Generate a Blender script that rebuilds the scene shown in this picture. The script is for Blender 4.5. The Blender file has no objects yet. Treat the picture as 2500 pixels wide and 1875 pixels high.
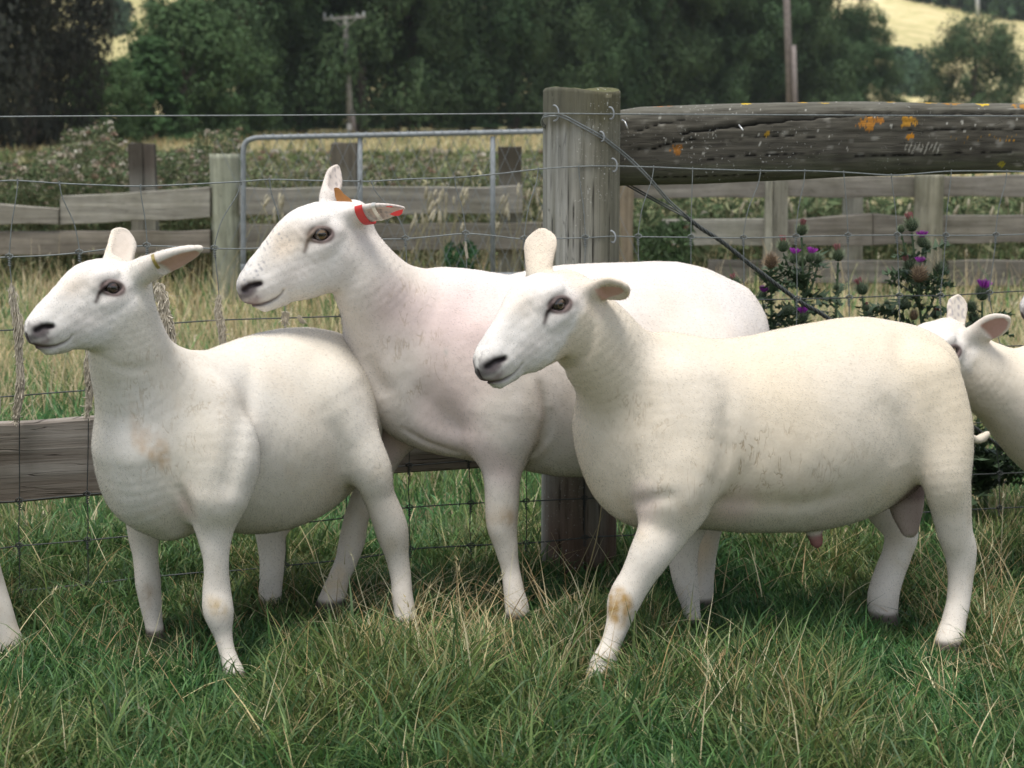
import bpy, bmesh, math, random
import numpy as np
from mathutils import Vector, Matrix, Quaternion

# ------------------------------------------------------------------ camera, world, sun
scene = bpy.context.scene
COL = scene.collection
CAM_H = 1.145
FPX = 4340.0                     # focal length in pixels of the 2500-wide photograph
PITCH = math.atan(667.5 / FPX)
cam_data = bpy.data.cameras.new("camera")
cam_data.sensor_width = 36.0
cam_data.lens = 36.0 * FPX / 2500.0
cam_data.clip_start = 0.05
cam_data.clip_end = 3000.0
cam_data.dof.use_dof = True
cam_data.dof.focus_distance = 3.75
cam_data.dof.aperture_fstop = 6.8
cam = bpy.data.objects.new("camera", cam_data)
cam.location = (0, 0, CAM_H)
cam.rotation_euler = (math.radians(90) - PITCH, 0, 0)
COL.objects.link(cam)
scene.camera = cam

SUN_EL, SUN_AZ = math.radians(76), math.radians(205)   # azimuth measured from +Y towards +X
world = bpy.data.worlds.new("World")
scene.world = world
world.use_nodes = True
wn = world.node_tree
bg = wn.nodes["Background"]
sky = wn.nodes.new("ShaderNodeTexSky")
sky.sky_type = 'NISHITA'
sky.sun_disc = False
sky.sun_elevation = SUN_EL
sky.sun_rotation = SUN_AZ
sky.air_density = 1.0
sky.dust_density = 1.5
sky.ozone_density = 1.0
hs = wn.nodes.new("ShaderNodeHueSaturation")
hs.inputs['Saturation'].default_value = 0.45      # thin white cloud over the blue
wn.links.new(sky.outputs[0], hs.inputs['Color'])
wn.links.new(hs.outputs[0], bg.inputs[0])
bg.inputs[1].default_value = 0.13
sun_d = bpy.data.lights.new("sun", 'SUN')
sun_d.energy = 2.2
sun_d.angle = math.radians(24)
sun_d.color = (1.0, 0.97, 0.93)
sun = bpy.data.objects.new("sun", sun_d)
sdir = Vector((math.sin(SUN_AZ) * math.cos(SUN_EL), math.cos(SUN_AZ) * math.cos(SUN_EL), math.sin(SUN_EL)))
sun.rotation_euler = sdir.to_track_quat('Z', 'Y').to_euler()
sun.location = (0, 0, 20)
COL.objects.link(sun)
scene.view_settings.view_transform = 'Standard'
scene.view_settings.look = 'None'
scene.view_settings.gamma = 1.0
scene.view_settings.exposure = 0.72
scene.cycles.use_denoising = True
scene.cycles.max_bounces = 6
scene.cycles.diffuse_bounces = 3
scene.cycles.glossy_bounces = 2
scene.cycles.transparent_max_bounces = 14
scene.cycles.transmission_bounces = 3
scene.cycles_curves.shape = 'RIBBONS'

# ------------------------------------------------------------------ helpers
CP, SP = math.cos(PITCH), math.sin(PITCH)
def at(px, py, Y):
    """world point that the photograph's pixel (px,py) shows at depth Y"""
    dx, dy = (px - 1250) / FPX, (937.5 - py) / FPX
    d = (dx, CP + dy * SP, -SP + dy * CP)
    t = Y / d[1]
    return np.array((d[0] * t, Y, CAM_H + d[2] * t))
def ground(px, py, z=0.0):
    dx, dy = (px - 1250) / FPX, (937.5 - py) / FPX
    d = (dx, CP + dy * SP, -SP + dy * CP)
    t = (z - CAM_H) / d[2]
    return np.array((d[0] * t, d[1] * t, z))
def mpp(Y):                      # metres per photograph pixel at depth Y (roughly)
    return Y / FPX

def tag(o, label=None, cat=None, group=None, kind=None):
    if label: o['label'] = label
    if cat: o['category'] = cat
    if group: o['group'] = group
    if kind: o['kind'] = kind
    return o
def empty(name, loc=(0, 0, 0)):
    o = bpy.data.objects.new(name, None)
    o.location = loc
    o.empty_display_size = 0.1
    COL.objects.link(o)
    return o
def link_mesh(name, me, parent=None, mat=None):
    o = bpy.data.objects.new(name, me)
    COL.objects.link(o)
    if parent is not None:
        o.parent = parent
        o.matrix_parent_inverse = Matrix.Translation(-Vector(parent.location))
    if mat is not None:
        me.materials.append(mat)
    return o
def np_mesh(name, V, F, mat=None, parent=None, col=None, smooth=False, colname='col', link=True):
    """V (n,3); F (m,k) all the same k; col (n,3|4) per vertex"""
    V = np.asarray(V, np.float32); F = np.asarray(F, np.int32)
    me = bpy.data.meshes.new(name)
    me.vertices.add(len(V)); me.vertices.foreach_set('co', V.ravel())
    k = F.shape[1]
    me.loops.add(F.size); me.loops.foreach_set('vertex_index', F.ravel())
    me.polygons.add(len(F))
    me.polygons.foreach_set('loop_start', np.arange(0, F.size, k, dtype=np.int32))
    me.update(calc_edges=True)
    if smooth:
        me.polygons.foreach_set('use_smooth', np.ones(len(F), bool))
    if col is not None:
        set_col(me, col, colname)
    if link:
        return link_mesh(name, me, parent, mat)
    if mat is not None: me.materials.append(mat)
    return me
def set_col(me, col, name='col'):
    col = np.asarray(col, np.float32)
    if col.shape[1] == 3:
        col = np.concatenate([col, np.ones((len(col), 1), np.float32)], 1)
    a = me.color_attributes.new(name, 'FLOAT_COLOR', 'POINT')
    a.data.foreach_set('color', col.ravel())

class MB:
    """collects shapes, then links them as one mesh object"""
    def __init__(s): s.v = []; s.f = []; s.c = []; s.n = 0
    def add(s, V, F, c=None):
        V = np.asarray(V, float)
        s.v.append(V); s.f += [tuple(int(i) + s.n for i in f) for f in F]
        s.c.append(np.tile(np.array(c if c is not None else (1, 1, 1), float)[:3], (len(V), 1)) if c is None or np.ndim(c) == 1 else np.asarray(c))
        s.n += len(V)
    def box(s, c, size, R=None, col=None, jit=0):
        sx, sy, sz = [x / 2 for x in size]
        V = np.array([(x, y, z) for x in (-sx, sx) for y in (-sy, sy) for z in (-sz, sz)], float)
        if jit: V += RNG.normal(0, jit, V.shape)
        if R is not None: V = V @ np.asarray(R).T
        s.add(V + np.asarray(c), [(0, 1, 3, 2), (4, 6, 7, 5), (0, 4, 5, 1), (2, 3, 7, 6), (0, 2, 6, 4), (1, 5, 7, 3)], col)
    def tube(s, pts, r, n=8, col=None, closed=False, caps=True, flat=None):
        """r scalar or list per point; pts smooth polyline"""
        P = np.asarray(pts, float); m = len(P)
        rr = np.full(m, r) if np.ndim(r) == 0 else np.asarray(r, float)
        T = np.gradient(P, axis=0)
        if closed: T = np.roll(P, -1, 0) - np.roll(P, 1, 0)
        T /= np.linalg.norm(T, axis=1, keepdims=True) + 1e-12
        up = np.array((0, 0, 1.0)) if abs(T[0][2]) < .9 else np.array((1.0, 0, 0))
        N = np.cross(T[0], up); N /= np.linalg.norm(N)
        V = []
        for i in range(m):
            N = N - T[i] * N.dot(T[i]); N /= np.linalg.norm(N) + 1e-12
            B = np.cross(T[i], N)
            for k in range(n):
                a = 2 * math.pi * k / n
                V.append(P[i] + rr[i] * (math.cos(a) * N + math.sin(a) * B))
        F = []
        for i in range(m if closed else m - 1):
            j = (i + 1) % m
            for k in range(n):
                k2 = (k + 1) % n
                F.append((i * n + k, i * n + k2, j * n + k2, j * n + k))
        if caps and not closed:
            F.append(tuple(range(n - 1, -1, -1))); F.append(tuple((m - 1) * n + k for k in range(n)))
        s.add(V, F, col)
    def build(s, name, mat=None, parent=None, smooth=False, col=False, link=True):
        V = np.concatenate(s.v); me = bpy.data.meshes.new(name)
        me.from_pydata(V.tolist(), [], s.f); me.update()
        if smooth: me.polygons.foreach_set('use_smooth', np.ones(len(me.polygons), bool))
        if col: set_col(me, np.concatenate(s.c))
        if not link:
            if mat: me.materials.append(mat)
            return me
        return link_mesh(name, me, parent, mat)

RNG = np.random.default_rng(7)
def catmull(P, sub):
    P = np.asarray(P, float); n = len(P)
    if n < 3:
        t = np.linspace(0, 1, sub + 1)[:, None]
        return P[0] * (1 - t) + P[1] * t
    Q = np.vstack([2 * P[0] - P[1], P, 2 * P[-1] - P[-2]])
    out = []
    for i in range(n - 1):
        p0, p1, p2, p3 = Q[i:i + 4]
        for j in range(sub):
            t = j / sub
            out.append(.5 * ((2 * p1) + (-p0 + p2) * t + (2 * p0 - 5 * p1 + 4 * p2 - p3) * t * t + (-p0 + 3 * p1 - 3 * p2 + p3) * t ** 3))
    out.append(P[-1])
    return np.array(out)
_nd = np.random.default_rng(3)
_ND = _nd.normal(size=(24, 3)); _ND /= np.linalg.norm(_ND, axis=1, keepdims=True); _NP = _nd.uniform(0, 6.28, 24); _NF = _nd.uniform(.6, 1.7, 24)
def wob(P, freq, seed=0):
    """cheap smooth noise in about -1..1"""
    P = np.asarray(P, float) * freq
    o = 0
    for i in range(6):
        k = (i + seed * 5) % 24
        o = o + np.sin(P @ _ND[k] * _NF[k] * 6.28 + _NP[(k + seed) % 24])
    return o / 3.0

# ------------------------------------------------------------------ materials
def new_mat(name):
    m = bpy.data.materials.new(name); m.use_nodes = True
    nt = m.node_tree; b = nt.nodes['Principled BSDF']
    return m, nt, b
def N(nt, t, **kw):
    n = nt.nodes.new(t)
    for k, v in kw.items(): setattr(n, k, v)
    return n
def noise(nt, scale, detail=4, rough=.55, coord=None, dist=0):
    n = N(nt, 'ShaderNodeTexNoise'); n.inputs['Scale'].default_value = scale
    n.inputs['Detail'].default_value = detail; n.inputs['Roughness'].default_value = rough
    n.inputs['Distortion'].default_value = dist
    if coord is not None: nt.links.new(coord, n.inputs['Vector'])
    return n.outputs['Fac']
def ramp(nt, fac, stops):
    r = N(nt, 'ShaderNodeValToRGB'); e = r.color_ramp.elements
    while len(e) < len(stops): e.new(.5)
    for i, (p, c) in enumerate(stops):
        e[i].position = p; e[i].color = (*c, 1) if len(c) == 3 else c
    nt.links.new(fac, r.inputs[0]); return r.outputs[0]
def mix(nt, fac, a, b, mode='MIX'):
    m = N(nt, 'ShaderNodeMix', data_type='RGBA', blend_type=mode)
    for s, v in ((0, fac), (6, a), (7, b)):
        if isinstance(v, (int, float)): m.inputs[s].default_value = v
        elif isinstance(v, tuple): m.inputs[s].default_value = (*v, 1)
        else: nt.links.new(v, m.inputs[s])
    return m.outputs[2]
def bump(nt, b, h, strength=.5, dist=.01):
    n = N(nt, 'ShaderNodeBump'); n.inputs['Strength'].default_value = strength; n.inputs['Distance'].default_value = dist
    nt.links.new(h, n.inputs['Height']); nt.links.new(n.outputs[0], b.inputs['Normal']); return n
def objcoord(nt, scale=(1, 1, 1), rot=(0, 0, 0)):
    t = N(nt, 'ShaderNodeTexCoord'); m = N(nt, 'ShaderNodeMapping')
    m.inputs['Scale'].default_value = scale; m.inputs['Rotation'].default_value = rot
    nt.links.new(t.outputs['Object'], m.inputs['Vector']); return m.outputs[0]
def attr(nt, name='col'):
    a = N(nt, 'ShaderNodeAttribute', attribute_name=name); return a.outputs['Color']
def plain(name, col, rough=.6, metal=0, noise_amt=.25, nscale=60):
    m, nt, b = new_mat(name)
    f = noise(nt, nscale, 4, coord=objcoord(nt))
    c = ramp(nt, f, [(.3, tuple(x * (1 - noise_amt) for x in col)), (.7, tuple(min(1, x * (1 + noise_amt)) for x in col))])
    nt.links.new(c, b.inputs['Base Color']); b.inputs['Roughness'].default_value = rough; b.inputs['Metallic'].default_value = metal
    return m
# ------------------------------------------------------------------ ground
def terrain_h(X, Y):
    return 0.012 * np.sin(X * 1.3 + Y * .7) + 0.010 * np.sin(X * 2.9 - Y * 1.9 + 1) * (Y < 20)
def ground_mat():
    m, nt, b = new_mat('pasture_soil')
    co = objcoord(nt)
    f1 = noise(nt, .9, 5, .6, co); f2 = noise(nt, 14, 4, .6, co); f3 = noise(nt, .045, 4, .6, co)
    near = ramp(nt, f2, [(.3, (.040, .045, .018)), (.6, (.085, .10, .036)), (.8, (.16, .13, .06))])
    far = ramp(nt, f1, [(.35, (.12, .13, .045)), (.55, (.26, .22, .10)), (.75, (.36, .28, .14))])
    sep = N(nt, 'ShaderNodeSeparateXYZ'); nt.links.new(co, sep.inputs[0])
    mr = N(nt, 'ShaderNodeMapRange'); nt.links.new(sep.outputs[1], mr.inputs[0]); mr.inputs[1].default_value = 4.8; mr.inputs[2].default_value = 7.5
    c = mix(nt, mr.outputs[0], near, far)
    nt.links.new(c, b.inputs['Base Color']); b.inputs['Roughness'].default_value = 1.0
    bump(nt, b, f2, .6, .03)
    return m
gy = np.concatenate([np.arange(-3, 20, .35), np.arange(20, 420, 8.)])
gx = np.concatenate([np.arange(-160, -8, 8.), np.arange(-8, 8, .35), np.arange(8, 161, 8.)])
GX, GY = np.meshgrid(gx, gy); GZ = terrain_h(GX, GY) * (np.abs(GX) < 8) * (GY < 19)
ng, mg = GX.shape
idx = np.arange(ng * mg).reshape(ng, mg)
g = np_mesh('ground', np.stack([GX, GY, GZ], -1).reshape(-1, 3), np.stack([idx[:-1, :-1], idx[:-1, 1:], idx[1:, 1:], idx[1:, :-1]], -1).reshape(-1, 4), ground_mat(), smooth=True)
tag(g, kind='structure')

# ------------------------------------------------------------------ hills: dry yellow pasture rising behind the trees
def hill_mat():
    m, nt, b = new_mat('dry_hill_pasture')
    co = objcoord(nt)
    f1 = noise(nt, .02, 6, .6, co); f2 = noise(nt, .35, 5, .65, co)
    c = ramp(nt, f1, [(.36, (.42, .36, .17)), (.5, (.60, .50, .26)), (.66, (.70, .60, .34))])
    d = ramp(nt, f2, [(.38, (.55, .62, .42)), (.6, (1, 1, 1))])
    c = mix(nt, .6, c, d, 'MULTIPLY')
    nt.links.new(c, b.inputs['Base Color']); b.inputs['Roughness'].default_value = 1.0
    return m
hx = np.linspace(-260, 330, 90); hy = np.linspace(200, 620, 60)
HX, HY = np.meshgrid(hx, hy)
HZ = (HY - 205) * .30 * (1 + .10 * np.sin(HX * .012 + 1)) + 5 * np.sin(HX * .025 + HY * .008) * np.clip((HY - 210) / 60, 0, 1) + 1.5 * np.sin(HX * .08 + HY * .05) * np.clip((HY - 210) / 60, 0, 1) - .6
def hill_z(x, y): return (y - 205) * .30 * (1 + .10 * math.sin(x * .012 + 1)) + 5 * math.sin(x * .025 + y * .008) * min(1, max(0, (y - 210) / 60)) + 1.5 * math.sin(x * .08 + y * .05) * min(1, max(0, (y - 210) / 60)) - .6
ng, mg = HX.shape; idx = np.arange(ng * mg).reshape(ng, mg)
h = np_mesh('hill', np.stack([HX, HY, HZ], -1).reshape(-1, 3), np.stack([idx[:-1, :-1], idx[:-1, 1:], idx[1:, 1:], idx[1:, :-1]], -1).reshape(-1, 4), hill_mat(), smooth=True)
tag(h, kind='structure')

# ------------------------------------------------------------------ grass: every blade its own little strip of faces
def blades(P, H, W, ang, lean, curl, col, tipcol=None, seg=3, twist=None, bend_xy=None):
    """vectorised strips; P roots (n,3), H length, W width, ang facing, lean direction angle, curl 0..1"""
    n = len(P)
    fx, fy = np.cos(ang), np.sin(ang)
    lx, ly = np.cos(lean), np.sin(lean)
    V = np.zeros((n, (seg + 1) * 2, 3), np.float32); C = np.zeros((n, (seg + 1) * 2, 3), np.float32)
    p = P.astype(np.float64).copy(); phi = curl[:, 0].copy()
    for i in range(seg + 1):
        t = i / seg
        w = W * (1 - t) ** .7 * .5 + .00015
        if i:
            st = H / seg
            p[:, 0] += st * np.sin(phi) * lx; p[:, 1] += st * np.sin(phi) * ly; p[:, 2] += st * np.cos(phi)
            phi = phi + curl[:, 1] / seg
        V[:, 2 * i] = p + np.stack([fx * w, fy * w, 0 * w], -1)
        V[:, 2 * i + 1] = p - np.stack([fx * w, fy * w, 0 * w], -1)
        c = col if tipcol is None else col * (1 - t) + tipcol * t
        C[:, 2 * i] = c; C[:, 2 * i + 1] = c
    k = (seg + 1) * 2
    base = (np.arange(n) * k)[:, None]
    F = np.concatenate([np.stack([base[:, 0] + 2 * i, base[:, 0] + 2 * i + 1, base[:, 0] + 2 * i + 3, base[:, 0] + 2 * i + 2], -1) for i in range(seg)])
    return V.reshape(-1, 3), F, C.reshape(-1, 3)
def leafy_mat(name, trans=.35, rough=.6, spec=.3):
    m, nt, b = new_mat(name)
    c = attr(nt); nt.links.new(c, b.inputs['Base Color'])
    b.inputs['Roughness'].default_value = rough; b.inputs['Specular IOR Level'].default_value = spec
    tr = N(nt, 'ShaderNodeBsdfTranslucent'); nt.links.new(c, tr.inputs[0])
    ms = N(nt, 'ShaderNodeMixShader'); ms.inputs[0].default_value = trans
    out = nt.nodes['Material Output']
    nt.links.new(b.outputs[0], ms.inputs[1]); nt.links.new(tr.outputs[0], ms.inputs[2]); nt.links.new(ms.outputs[0], out.inputs['Surface'])
    return m
GRASS_M = leafy_mat('grass_blade', .30, .55, .35)
GREENS = np.array([(.056, .125, .036), (.078, .158, .044), (.038, .086, .031), (.105, .170, .052), (.058, .130, .046), (.13, .170, .066)])
STRAWS = np.array([(.48, .40, .22), (.58, .50, .30), (.40, .28, .14), (.62, .57, .38)])
def frustum_pts(n, y0, y1, margin=1.12, power=1.0, extra=0.25):
    """random ground points seen between depths y0 and y1, uniform per area (or denser near)"""
    u = RNG.random(n); a, b = y0 ** (2 * power), y1 ** (2 * power)
    Y = (a + u * (b - a)) ** (1 / (2 * power))
    X = (RNG.random(n) * 2 - 1) * (Y * 1250 / FPX * margin + extra)
    return X, Y
def grass(name, n, y0, y1, hmean, wmean, straw, power=1.0, hgt_noise=.35, droop=.9, seg=3, straw_fn=None, keep=None, label=None, gcol=GREENS, scol=STRAWS, hfn=None):
    X, Y = frustum_pts(n, y0, y1, power=power)
    if keep is not None:
        k = keep(X, Y); X, Y = X[k], Y[k]
    n = len(X)
    P = np.stack([X, Y, terrain_h(X, Y) * (Y < 19) - .004], -1)
    cl = wob(P * np.array((1, 1, 0)), 1.9, 1); cl2 = wob(P * np.array((1, 1, 0)), 6.0, 2)
    H = hmean * np.exp(RNG.normal(0, hgt_noise, n)) * (1 + .28 * cl + .15 * cl2)
    if hfn is not None: H = H * hfn(X, Y)
    H = np.clip(H, hmean * .25, hmean * 3)
    W = wmean * np.exp(RNG.normal(0, .3, n))
    st = RNG.random(n) < np.clip(straw * (1 + .9 * cl2 + .7 * cl) if straw_fn is None else straw_fn(X, Y, cl, cl2), 0, 1)
    col = gcol[RNG.integers(0, len(gcol), n)] * np.exp(RNG.normal(0, .22, (n, 1)))
    col[:, 0] *= 1 + .25 * np.clip(cl, -1, 1)
    sc = scol[RNG.integers(0, len(scol), n)] * np.exp(RNG.normal(0, .18, (n, 1)))
    col = np.where(st[:, None], sc, col)
    W = np.where(st, W * .55, W)
    ang = RNG.random(n) * 6.28
    # blades of a tuft lean together
    lean = 2.5 * wob(P * np.array((1, 1, 0)), 4.0, 3) * 3.14 + RNG.normal(0, .9, n)
    curl = np.stack([np.abs(RNG.normal(.28, .28, n)), RNG.normal(droop, .45, n)], -1)
    curl[st, 1] *= .5; curl[st, 0] *= 1.3
    tip = col * np.array((1.15, 1.1, .95))
    V, F, C = blades(P, H, W, ang, lean, curl, col, tip, seg)
    o = np_mesh(name, V, F, GRASS_M, None, C)
    tag(o, kind='stuff')
    return o
BEIGE = np.array([(.60, .49, .32), (.68, .58, .40), (.52, .39, .24), (.66, .58, .42), (.50, .47, .26)])
FENCE_A, FENCE_B = at(0, 1447, 3.97), at(1415, 1400, 4.40)
def fence_y(X):      # the wire fence line on the ground, receding to one side
    x0, y0 = FENCE_A[0], 3.97; x1, y1 = FENCE_B[0], 4.40
    return y0 + (X - x0) * (y1 - y0) / (x1 - x0)
def strawy(X, Y, a, b):
    px = 1250 + X / Y * FPX; py = 270 + CAM_H * FPX / Y
    c = .9 * np.exp(-(((px - 1150) / 260) ** 2 + ((py - 1600) / 120) ** 2)) + .5 * np.exp(-(((px - 2420) / 130) ** 2 + ((py - 1560) / 190) ** 2)) + .35 * np.exp(-(((px - 1800) / 300) ** 2 + ((py - 1800) / 90) ** 2)) + .3 * np.exp(-(((px - 330) / 200) ** 2 + ((py - 1640) / 80) ** 2))
    return .022 + .60 * c + .07 * b + .03 * a
FEET = [(at(x, y, Y)[0], Y) for x, y, Y in ((580, 1672, 3.45), (388, 1592, 3.74), (986, 1535, 3.84), (650, 1535, 3.98), (1262, 1512, 3.88), (806, 1480, 3.99), (1456, 1684, 3.43), (1697, 1595, 3.82), (2312, 1595, 3.67), (2168, 1535, 3.87), (22, 1600, 3.62), (1712, 1490, 4.0))]
def near_h(X, Y):      # grazed short along the netting, tufts standing up in front
    f = np.ones(len(X))
    for fx, fy in FEET: f = np.minimum(f, 1 - .45 * np.exp(-((X - fx) / .075) ** 2 - (np.maximum(np.abs(Y - (fy - .10)) - .10, 0) / .07) ** 2))
    return f * (1 - .50 * np.exp(-((Y - 4.15) / .45) ** 2)) + .15 * f * wob(np.stack([X, Y, X * 0], -1), 2.6, 8)
grass('grass', 170000, 2.75, 4.6, .076, .0050, .07, power=.8, droop=1.3, straw_fn=strawy, hfn=near_h)
grass('grass', 100000, 4.4, 9.0, .100, .0058, .40, power=.9, droop=.7, gcol=GREENS * 1.35 + .015, scol=BEIGE, hfn=lambda X, Y: np.clip(.45 + (Y - 4.5) * .45, .45, 1.15), straw_fn=lambda X, Y, a, b: .14 + .52 * np.clip((Y - 5.6) / 1.8, 0, 1) + .22 * b + .2 * a)
grass('grass', 75000, 8.6, 24.0, .16, .011, .6, power=.75, droop=.5, gcol=GREENS * 1.35 + .02, scol=BEIGE, straw_fn=lambda X, Y, a, b: .55 + .35 * b + .2 * a)
grass('grass', 40000, 24.0, 100.0, .22, .05, .8, power=.6, droop=.4, straw_fn=lambda X, Y, a, b: .8 + .2 * b)
# long dry stalks lying over the near grass, some with a seed head
def stalks(name, n, y0, y1, h0, h1, thin=.0016, heads=.35, keep=None, up=False, sc=STRAWS):
    X, Y = frustum_pts(n, y0, y1)
    if keep is not None: k = keep(X, Y); X, Y = X[k], Y[k]
    n = len(X); cl = wob(np.stack([X, Y, X * 0], -1), 1.2, 4)
    k = RNG.random(n) < (np.clip(.45 + .6 * cl, 0.08, 1) if up else np.clip(strawy(X, Y, cl, cl) * 3.4 + .06, 0, 1)); X, Y = X[k], Y[k]; n = len(X)
    P = np.stack([X, Y, terrain_h(X, Y) + (0 if up else .01)], -1)
    H = RNG.uniform(h0, h1, n); W = np.full(n, thin) * RNG.uniform(.7, 1.5, n)
    col = sc[RNG.integers(0, len(sc), n)] * np.exp(RNG.normal(0, .15, (n, 1)))
    curl = np.stack([RNG.uniform(.1, .5, n) if up else RNG.uniform(.35, 1.35, n), RNG.normal(.35, .5, n)], -1)
    ang = RNG.random(n) * 6.28; lean = RNG.random(n) * 6.28
    V, F, C = blades(P, H, W, ang, lean, curl, col, col * 1.05, 5)
    V2, F2, C2 = blades(P, H, W, ang + 1.57, lean, curl, col, col * 1.05, 5)
    V = np.concatenate([V, V2]); F = np.concatenate([F, F2 + len(V2)]); C = np.concatenate([C, C2])
    # seed heads: short fat blades from the tips
    tips = V2.reshape(n, 12, 3)[:, 10]; hd = RNG.random(n) < heads
    t = tips[hd]; m = len(t)
    if m:
        rep = 7
        TP = np.repeat(t, rep, 0) + RNG.normal(0, .0015, (m * rep, 3)) - np.tile(np.linspace(0, .03, rep), m)[:, None] * np.repeat(tips[hd] - V2.reshape(n, 12, 3)[hd, 8], rep, 0) / (H[hd].repeat(rep)[:, None] / 5)
        hc = np.repeat(col[hd], rep, 0) * .92
        V3, F3, C3 = blades(TP, np.full(m * rep, .014), np.full(m * rep, .0032), RNG.random(m * rep) * 6.28, np.repeat(lean[hd], rep) + RNG.normal(0, .5, m * rep), np.stack([RNG.normal(.8, .3, m * rep), np.zeros(m * rep)], -1), hc, hc, 2)
        F3 = F3 + len(V); V = np.concatenate([V, V3]); C = np.concatenate([C, C3]); F = np.concatenate([F, F3])
    o = np_mesh(name, V, F, GRASS_M, None, C); tag(o, kind='stuff'); return o
stalks('dry_grass', 2300, 2.8, 4.4, .09, .25, .0022, .12)
stalks('dry_grass', 3400, 5.2, 9.5, .14, .32, .0028, .6, up=True, sc=BEIGE)
stalks('dry_grass', 2200, 9.0, 14, .2, .42, .005, .8, up=True, sc=BEIGE)
# ------------------------------------------------------------------ trees
LEAF_M = leafy_mat('tree_leaf', .25, .9, .02)
BARK_M = plain('bark', (.10, .08, .06), .95, 0, .4, 6)
def crown_mesh(name, H, R, n, size, seed, base=(.040, .075, .030), shape='broad', low=.0, nlobe=100):
    rg = np.random.default_rng(seed)
    # big lobes spread through the volume, leaf tufts packed on and in each lobe
    nl = nlobe
    z = rg.beta(1.15, 1.15, nl) * (1 - low) + low
    if shape == 'broad': rad = R * np.clip(1 - (np.abs(z - .36) / .66) ** 2.4, .12, 1) ** .6
    elif shape == 'cone': rad = R * np.clip(1.08 - z, .08, 1) ** .75
    else: rad = R * np.clip(1 - np.abs(z - .5) ** 2.2 * 3, .25, 1)
    a = rg.random(nl) * 6.28; rr = rad * np.sqrt(rg.uniform(.25, 1, nl)) * .82
    L = np.stack([np.cos(a) * rr, np.sin(a) * rr, z * H * .95], -1)
    lr = R * rg.uniform(.18, .32, nl)
    k = rg.integers(0, nl, n)
    d = rg.normal(size=(n, 3)); d /= np.linalg.norm(d, axis=1, keepdims=True)
    q = rg.random(n) ** .35
    P = L[k] + d * (lr[k] * q)[:, None] * np.array((1, 1, .85))
    P += .10 * R * np.stack([wob(P, .9 / R * 3, 1 + seed % 5), wob(P, .9 / R * 3, 2), wob(P, .9 / R * 3, 3)], -1) * .5
    P[:, 2] = np.maximum(P[:, 2], .02 * H)
    s = size * rg.uniform(.6, 1.4, n)
    nn = d + rg.normal(0, .26, (n, 3)) + np.array((0, 0, .25)); nn /= np.linalg.norm(nn, axis=1, keepdims=True)
    u = np.cross(nn, rg.normal(size=(n, 3))); u /= np.linalg.norm(u, axis=1, keepdims=True); v = np.cross(nn, u)
    V = np.stack([P - u * s[:, None] * .5 - v * s[:, None] * .28, P + u * s[:, None] * .5 - v * s[:, None] * .20, P + u * s[:, None] * .42 + v * s[:, None] * .30, P - u * s[:, None] * .35 + v * s[:, None] * .34], 1)
    V += nn[:, None] * s[:, None, None] * rg.normal(0, .12, (n, 4, 1))
    tone = np.exp(rg.normal(0, .08, n) + rg.normal(0, .12, nl)[k])
    C = np.array(base) * tone[:, None] * (1 + rg.normal(0, .03, (n, 3)))
    C4 = np.repeat(C, 4, 0)
    return np_mesh(name, V.reshape(-1, 3), np.arange(4 * n).reshape(n, 4), LEAF_M, None, np.clip(C4, .004, .6), link=False)
def trunk_mesh(name, H, r, seed):
    rg = np.random.default_rng(seed); mb = MB()
    P = [(0, 0, -.3)] + [(rg.normal(0, .02 * H * t), rg.normal(0, .02 * H * t), H * .8 * t) for t in (.2, .45, .7, 1)]
    Pc = catmull(P, 5); mb.tube(Pc, np.linspace(r * 1.2, r * .25, len(Pc)), 8)
    for i in range(9):
        t = rg.uniform(.15, .8); a = rg.random() * 6.28; b = Pc[int(t * (len(Pc) - 1))]
        e = b + np.array((math.cos(a), math.sin(a), .9)) * H * rg.uniform(.12, .24)
        m = (b + e) / 2 + rg.normal(0, .01 * H, 3)
        C = catmull([b, m, e], 4); mb.tube(C, np.linspace(r * .45 * (1 - t * .6), r * .08, len(C)), 6)
    return mb.build(name, BARK_M, smooth=True, link=False)
TREE_KINDS = {}
def tree_kind(key, **k):
    tr = k.pop('tr'); kk = dict(k)
    TREE_KINDS[key] = (crown_mesh('crown', seed=len(TREE_KINDS) * 7 + 5, **kk), trunk_mesh('trunk', k['H'], tr, len(TREE_KINDS)))
tree_kind('willow_a', H=17, R=6.2, n=62000, size=.16, tr=.35, base=(.074, .118, .056))
tree_kind('willow_b', H=18, R=5.6, n=62000, size=.16, tr=.35, base=(.068, .114, .054), shape='col')
tree_kind('willow_c', H=16, R=6.5, n=62000, size=.16, tr=.4, base=(.082, .124, .058))
tree_kind('dark', H=16, R=7.5, n=42000, size=.22, tr=.5, base=(.052, .056, .044), low=.02)
tree_kind('bush', H=6, R=3.2, n=16000, size=.17, tr=.15, base=(.075, .120, .052), low=.0)
tree_kind('single', H=9, R=5.4, n=40000, size=.15, tr=.35, base=(.080, .118, .060), low=.0)
tree_kind('slim', H=8, R=2.2, n=14000, size=.17, tr=.15, base=(.070, .130, .052), shape='cone', low=.0)
def tree(key, px, Y, scale=1.0, rot=0, zs=1.0, label='', group=None, z0=0.0, name='tree'):
    p = at(px, 300, Y)
    r = empty(name, (p[0], Y, z0)); r.rotation_euler = (0, 0, rot); r.scale = (scale, scale, scale * zs)
    tag(r, label, 'tree', group)
    c, t = TREE_KINDS[key]
    for nm, me in (('crown', c), ('trunk', t)):
        o = bpy.data.objects.new(nm, me); COL.objects.link(o); o.parent = r
    return r
G = 'trees of the dark row across the field'
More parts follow.
